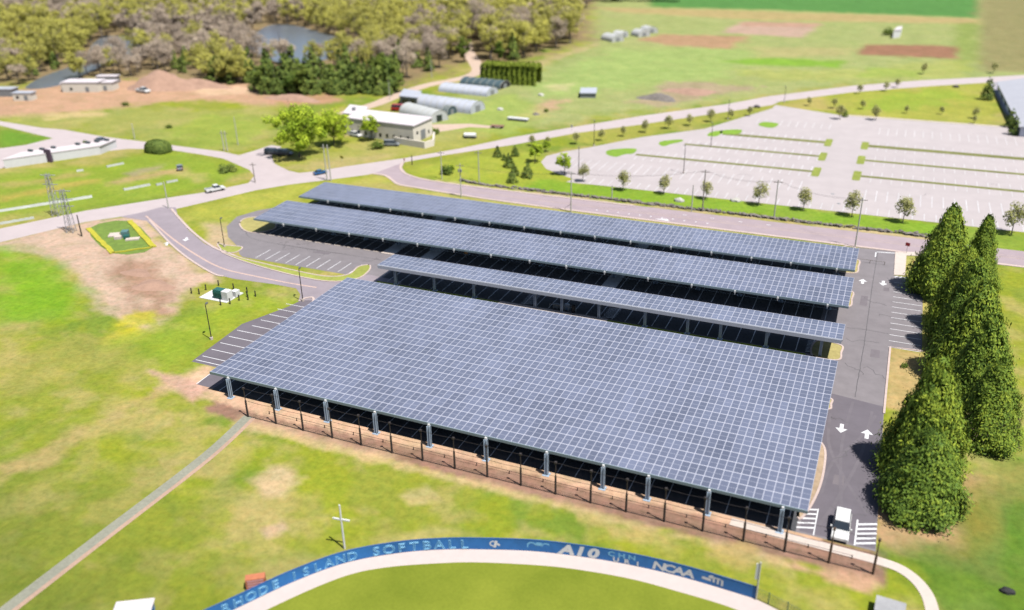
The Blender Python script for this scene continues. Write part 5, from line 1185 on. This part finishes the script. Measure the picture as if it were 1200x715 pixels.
# small conifers on the corner lawn
cen, nor, sz, ti, uv_ = cone_crown(5, 1.6, .3, 2200, .3, 400, .9, .5); cme = leaf_mesh('crown', cen, nor, sz, ti, 'conifer', aspect=.6, upv=uv_)
e = MB().tube((0, 0, 0), (0, 0, 4.4), .12, .03, 6); ctm = bpy.data.meshes.new('trunk'); ctm.from_pydata(e.v, [], e.f); ctm.materials.append(M['bark'])
for px, py, s_, lab in ((583, 184, .75, 'small dark conifer, leftmost on the corner lawn'), (591, 188, .5, 'tiny brownish conifer between two dark ones on the corner lawn'), (604, 183, .75, 'small dark conifer, farthest back on the corner lawn'), (597, 196, .95, 'dark conifer in the middle of the clump on the corner lawn'), (603, 206, .8, 'dark conifer right of the clump middle on the corner lawn'), (600, 214, .85, 'dark conifer nearest to the stone wall'), (618, 208, .95, 'free standing dark conifer, rightmost on the corner lawn'), (990, 137, .6, 'small green conifer at the upper lot entrance')):
    place_tree('small_conifer', lab, 'tree', *W(px, py), cme, ctm, s_, px)
cen, nor, sz, ti, uv_ = cone_crown(9, 2.1, .3, 2600, .4, 401, .55, .6); pme = leaf_mesh('crown', cen, nor, sz, ti, 'conifer', aspect=.6, upv=uv_)
for px, py, s_, lab in ((1156, 117, 1.0, 'tall dark poplar shaped tree by the far bend, upper one'), (1183, 149, .75, 'dark narrow tree at the corner by the east yard, left'), (1187, 158, .75, 'dark narrow tree at the corner by the east yard, right')):
    place_tree('narrow_tree', lab, 'tree', *W(px, py), pme, ctm, s_, px)
# clipped round bush, juniper, weeds
q = np.random.RandomState(8); n = 5000; d = q.randn(n, 3); d /= np.linalg.norm(d, axis=1)[:, None]; d[:, 2] = np.abs(d[:, 2])
d3 = np.sign(d)*np.abs(d)**.7
bush = leaf_mesh('round_bush', d3*np.array([4.6, 3.2, 3.9])*q.uniform(.93, 1.0, n)[:, None]+np.array([0, 0, .1]), d+q.randn(n, 3)*.3, q.uniform(.35, .6, n), q.uniform(.1, .6, n), 'conifer')
o = mesh_obj('clipped_bush', bush); o.location = (*W(186, 178), 0); tag(o, 'dark clipped rounded bush beside the farm road', 'bush')
g = blob_crown(1.8, 3.4, 0, 16, 1800, .35, 333); o = mesh_obj('juniper_bush', leaf_mesh('juniper', *g, 'conifer')); o.location = (*W(269, 201), 0); tag(o, 'dark low juniper bush on the grass point at the crossing', 'bush')
g = blob_crown(1.5, 1.8, 0, 10, 500, .25, 334); wme = leaf_mesh('weed_bush', *g, 'grassy')
for px, py, s_, lab in ((524, 204, 1.6, 'weedy green bush beside the slim pale pole'), (100, 168, .7, 'low weed clump near the farm road'), (148, 124, 1.1, 'dark weed clump below the dirt yard, left one'), (199, 150, .9, 'dark weed clump on the meadow below the yard, right one'), (489, 158, .8, 'green weed clump beside the warehouse, left of two'), (511, 157, 1.2, 'green weed clump beside the warehouse, right of two'), (545, 160, .6, 'small weed clump left of the white trailer'), (444, 174, 1.7, 'broad yellow-green shrub below the warehouse wall'), (640, 131, .8, 'small shrub on the farm plot edge'), (1041, 41, 2.4, 'bright yellow bush beside the tiny far shed'), (1060, 430, .5, 'low plant in the kerb bed beside the cedar')):
    o = mesh_obj('weed_bush', wme); o.location = (*W(px, py), 0); o.scale = (s_,)*3; o.rotation_euler = (0, 0, px); tag(o, lab, 'bush')
# hedge
hp, hq = np.array(W(563, 98)), np.array(W(628, 101)); dl = hq-hp; Lh = float(np.hypot(*dl)); rz = math.atan2(dl[1], dl[0])
t_ = thing('evergreen_hedge', 'long clipped evergreen hedge with toothed top behind the hoop houses', 'hedge', (float(hp[0]), float(hp[1]), 0), rz)
n = 16000; q = np.random.RandomState(77); nt_ = 22; px_ = q.uniform(0, Lh, n); H_ = 7.8+1.3*np.abs(np.sin(px_/Lh*PI*nt_))-.5
face = q.randint(0, 3, n); z_ = q.uniform(0, 1, n)*H_; y_ = np.where(face == 0, 0, np.where(face == 1, 9, q.uniform(0, 9, n))); z_ = np.where(face == 2, H_-.2, z_)
y_ = y_+.5*np.sin(px_/Lh*PI*nt_)+z_*.1*np.where(face == 0, 1, 0)
nor = np.stack([q.randn(n)*.4, np.where(face == 0, -1., np.where(face == 1, 1., 0))+q.randn(n)*.3, np.where(face == 2, 1., .3)], 1)
mesh_obj('foliage', leaf_mesh('hedge_leaves', np.stack([px_, y_+q.randn(n)*.15, z_], 1), nor, q.uniform(.5, .9, n), q.uniform(.1, .9, n), 'hedge'), t_)

# ------------------------------------------------------------ the woods
def bare_geo(h, r, z0, nl, seed, size=1.5, w=.1):
    q = np.random.RandomState(seed); cen, nor, sz, ti = blob_crown(h, r, z0, 18, nl, 1, seed)
    return cen, nor, q.uniform(.8, 1.5, nl)*size, ti
def far_mesh(kind, seed, f=1.0, big=1.0):
    q = random.Random(seed)
    if kind == 'bare':
        h, r = q.uniform(11, 15), q.uniform(4, 5.5); cen, nor, sz, ti = bare_geo(h, r, h*.25, int(1000*f), seed, 1.5*big)
        e = limbs(h, r, h*.25, 9, seed); return leaf_mesh('bare_tree', cen, nor, sz, ti, 'bare', extra=(e.v, e.f), aspect=.11*(1 if big == 1 else 1.6))
    if kind == 'bud':
        h, r = q.uniform(12, 17), q.uniform(4.5, 6); g = blob_crown(h, r, h*.2, 30, int(1500*f), .55*big, seed, br0=.2, br1=.4, ro=1.0); e = limbs(h, r, h*.2, 9, seed)
        return leaf_mesh('budding_tree', *g, 'bud', extra=(e.v, e.f))
    if kind == 'green':
        h, r = q.uniform(9, 12), q.uniform(3.5, 4.5); g = blob_crown(h, r, h*.15, 20, int(1400*f), .6*big, seed); e = limbs(h, r, h*.2, 6, seed)
        return leaf_mesh('leafy_tree', *g, 'grassy', extra=(e.v, e.f))
    h, r = q.uniform(9, 13), q.uniform(2.3, 3.2); cen, nor, sz, ti, uv_ = cone_crown(h, r, .5, int(1700*f), .7*big, seed, .8, .9)
    e = MB().tube((0, 0, 0), (0, 0, h*.8), .2, .05, 5, False); return leaf_mesh('conifer_tree', cen, nor, sz, ti, 'conifer', extra=(e.v, e.f), aspect=.6, upv=uv_)
FAR = {k_: [far_mesh(k_, 500+10*i+j) for j in range(n_)] for i, (k_, n_) in enumerate((('bare', 5), ('bud', 5), ('green', 2), ('con', 3)))}
wood_px = [(-120, 96), (0, 99), (60, 100), (112, 92), (165, 90), (178, 84), (205, 86), (222, 92), (300, 97), (345, 104), (400, 108), (455, 106), (470, 96), (510, 84), (540, 74), (560, 72), (580, 76), (600, 73), (640, 62), (672, 54), (676, 25), (690, 8), (700, -22), (-120, -22)]
wood = WP(wood_px); WPg = [np.array(w) for w in WATER]
def inside(x, y, P): return bool(sdist(np.array([x]), np.array([y]), P)[0] < 0)
xs = [p[0] for p in wood]; ys = [p[1] for p in wood]
cand = []
q = random.Random(99); cell = {}
def ok(x, y, d):
    k_ = (int(x//12), int(y//12))
    for i in (-1, 0, 1):
        for j in (-1, 0, 1):
            for (a_, b_) in cell.get((k_[0]+i, k_[1]+j), ()):
                if (a_-x)**2+(b_-y)**2 < d*d: return False
    cell.setdefault(k_, []).append((x, y)); return True
N_ = 30000; cx_ = np.array([q.uniform(min(xs), max(xs)) for _ in range(N_)]); cy_ = np.array([q.uniform(min(ys), max(ys)) for _ in range(N_)])
sel = sdist(cx_, cy_, wood) < -1
for w in WATER: sel &= sdist(cx_, cy_, w) > 1
trk = WP([(440, 122), (470, 112), (540, 92), (565, 84), (560, 62), (548, 40), (544, 40), (552, 70), (535, 88), (460, 108)])
sel &= sdist(cx_, cy_, trk) > 2
for x, y in zip(cx_[sel], cy_[sel]):
    px, py = PX(x, y)
    if -40 < px < 1240 and py > -28:
        dist_ = math.hypot(x, y)
        open_ = value_noise(np.array([x]), np.array([y]), 28, 700)[0]
        if 285 < px < 420 and 28 < py < 85 and q.random() < .6: continue
        if ok(x, y, 6.6 if dist_ < 420 else 7.6): cand.append((dist_, float(x), float(y), px, py))
# wood behind the far fields
for px in np.arange(640, 800, 4.0): cand.append((9e2, *W(px, 1.5+q.uniform(-1, 1)), px, 1))
# conifers along the yard edge stand closer
for px in np.arange(246, 300, 5.0): cand.append((1, *W(px, 97.5+q.uniform(-2, 1)), px, 96))
for px in np.arange(302, 462, 5.5): cand.append((1, *W(px, 109.5+q.uniform(-4, 1.5)), px, 108))
cand.sort()
def kind_of(px, py, x, y):
    v_ = value_noise(np.array([x]), np.array([y]), 42, 800)[0]; u_ = q.random()
    if 300 <= px < 465 and py > 84: return 'con' if u_ < .8 else 'green'
    if 205 < px < 232 and py > 74: return 'con' if u_ < .7 else 'bud'
    if 232 <= px < 300 and py > 78: return 'con' if u_ < .62 else 'bud'
    if px > 462 and py > 70: return 'green' if u_ < .45 else ('con' if u_ < .6 else 'bare')
    if 520 < px < 700 and py > 18: return 'bud' if u_ < .62 else 'bare'
    if 325 < px < 520 and py < 50: return 'bud' if (v_ > .4 or u_ < .3) else 'bare'
    if 130 < px < 300 and py > 40: return 'bare' if u_ < .85 else 'bud'
    if px < 320 and py < 38: return 'bare' if u_ < .6 else 'bud'
    if 30 < px < 80 and 38 < py < 95: return 'bud' if u_ < .8 else 'con'
    if v_ > .56: return 'bud' if u_ < .8 else 'bare'
    if v_ < .28 and u_ < .25: return 'con'
    return 'bare' if u_ < .8 else 'bud'
LAB = {'bare': ('bare grey-brown leafless tree in the woods beyond the fields', 'bare_tree', 'bare trees in the woods'), 'bud': ('yellow-green budding tree in the woods beyond the fields', 'budding_tree', 'budding trees in the woods'),
       'green': ('low leafy green tree at the wood edge by the farm track', 'leafy_tree', 'leafy trees at the wood edge'), 'con': ('dark green conifer in the woods beyond the dirt yard', 'conifer_tree', 'conifers in the woods')}
cnt = 0; MASS = {'bare': [], 'bud': [], 'con': [], 'green': []}
for dist_, x, y, px, py in cand:
    k_ = kind_of(px, py, x, y); s_ = q.uniform(.8, 1.2)
    if px > 520 and k_ in ('bud', 'bare') and py > 30: s_ *= 1.3
    if k_ == 'con' and 350 < px < 465: s_ *= .95
    if k_ == 'con' and px < 300: s_ *= .8
    if cnt < 290:
        me = FAR[k_][q.randrange(len(FAR[k_]))]; o = mesh_obj(LAB[k_][1], me); o.location = (x, y, 0); o.rotation_euler = (0, 0, q.uniform(0, 6.28)); o.scale = (s_, s_, s_*q.uniform(.9, 1.1))
        tag(o, LAB[k_][0], 'tree', LAB[k_][2]); cnt += 1
    else: MASS[k_].append((x, y, s_, q.uniform(0, 6.28)))
print('wood trees', cnt, {k_: len(v) for k_, v in MASS.items()})
def mass(kind, items, name):
    if not items: return
    protos = [far_mesh(kind, 900+j, .42, 1.55) for j in range(3)]
    data = []
    for me in protos:
        V = np.empty(len(me.vertices)*3); me.vertices.foreach_get('co', V); lv = np.empty(len(me.loops), int); me.loops.foreach_get('vertex_index', lv)
        ls = np.empty(len(me.polygons), int); me.polygons.foreach_get('loop_start', ls); lt = np.empty(len(me.polygons), int); me.polygons.foreach_get('loop_total', lt)
        mi = np.empty(len(me.polygons), int); me.polygons.foreach_get('material_index', mi); ti = np.empty(len(me.polygons)); me.attributes['tint'].data.foreach_get('value', ti)
        data.append((V.reshape(-1, 3), lv, ls, lt, mi, ti))
    VV, LV, LS, LT, MI, TI = [], [], [], [], [], []; vo = lo = 0
    for i, (x, y, s_, a_) in enumerate(items):
        V, lv, ls, lt, mi, ti = data[i % 3]; R_ = np.array([[math.cos(a_), -math.sin(a_), 0], [math.sin(a_), math.cos(a_), 0], [0, 0, 1]])
        VV.append(V@R_.T*s_+np.array([x, y, 0])); LV.append(lv+vo); LS.append(ls+lo); LT.append(lt); MI.append(mi); TI.append(np.clip(ti+q.uniform(-.2, .2), 0, 1)); vo += len(V); lo += len(lv)
    me = bpy.data.meshes.new(name); V = np.concatenate(VV); me.vertices.add(len(V)); me.vertices.foreach_set('co', V.ravel())
    me.loops.add(lo); me.loops.foreach_set('vertex_index', np.concatenate(LV).astype(np.int32)); LS = np.concatenate(LS); me.polygons.add(len(LS))
    me.polygons.foreach_set('loop_start', LS.astype(np.int32)); me.polygons.foreach_set('loop_total', np.concatenate(LT).astype(np.int32)); me.update(calc_edges=True)
    me.attributes.new('tint', 'FLOAT', 'FACE').data.foreach_set('value', np.concatenate(TI))
    for m_ in protos[0].materials: me.materials.append(m_)
    me.polygons.foreach_set('material_index', np.concatenate(MI).astype(np.int32)); return mesh_obj(name, me)
objs = {}
for k_, nm, lb in (('bare', 'bare_woodland', 'grey-brown bare woodland filling the upper left distance'), ('bud', 'budding_woodland', 'yellow-green budding woodland in the upper left distance'), ('con', 'conifer_woodland', 'scattered dark conifers deep in the far woodland'), ('green', 'leafy_woodland', 'leafy green growth deep in the far woodland')):
    o = mass(k_, MASS[k_], nm)
    if o: tag(o, lb, 'woodland', None, 'stuff')

# ------------------------------------------------------------ camera, light, sky
cam = bpy.data.cameras.new('camera'); co = bpy.data.objects.new('camera', cam); C.objects.link(co)
Rm = Matrix([[CAM[i][0], -CAM[i][1], -CAM[i][2]] for i in range(3)])
co.matrix_world = Matrix.Translation((0, 0, HC)) @ Rm.to_4x4()
cam.sensor_width = 36; cam.lens = F/1200*36; cam.clip_start = 1; cam.clip_end = 12000
cam.dof.use_dof = True; cam.dof.focus_distance = 150; cam.dof.aperture_fstop = .03074/.85
sc.camera = co
sd = Vector((.45, -.17, 1.0)).normalized()                        # towards the sun
sun = bpy.data.lights.new('sun', 'SUN'); sun.energy = 5.0; sun.angle = math.radians(.5); sun.color = (1, .965, .91)
so = bpy.data.objects.new('sun', sun); C.objects.link(so); so.rotation_euler = sd.to_track_quat('Z', 'Y').to_euler()
w = bpy.data.worlds.new('World'); sc.world = w; w.use_nodes = True; N = w.node_tree.nodes; L = w.node_tree.links
sky = N.new('ShaderNodeTexSky'); sky.sky_type = 'NISHITA'; sky.sun_disc = False
sky.sun_elevation = math.asin(sd.z); sky.sun_rotation = math.atan2(sd.x, sd.y); sky.air_density = 1.0; sky.dust_density = 1.0
L.new(sky.outputs[0], N['Background'].inputs[0]); N['Background'].inputs[1].default_value = .065
sc.render.engine = 'CYCLES'
sc.view_settings.view_transform = 'Standard'; sc.view_settings.look = 'None'; sc.view_settings.exposure = 1.36; sc.view_settings.gamma = 1
sc.view_settings.use_curve_mapping = False
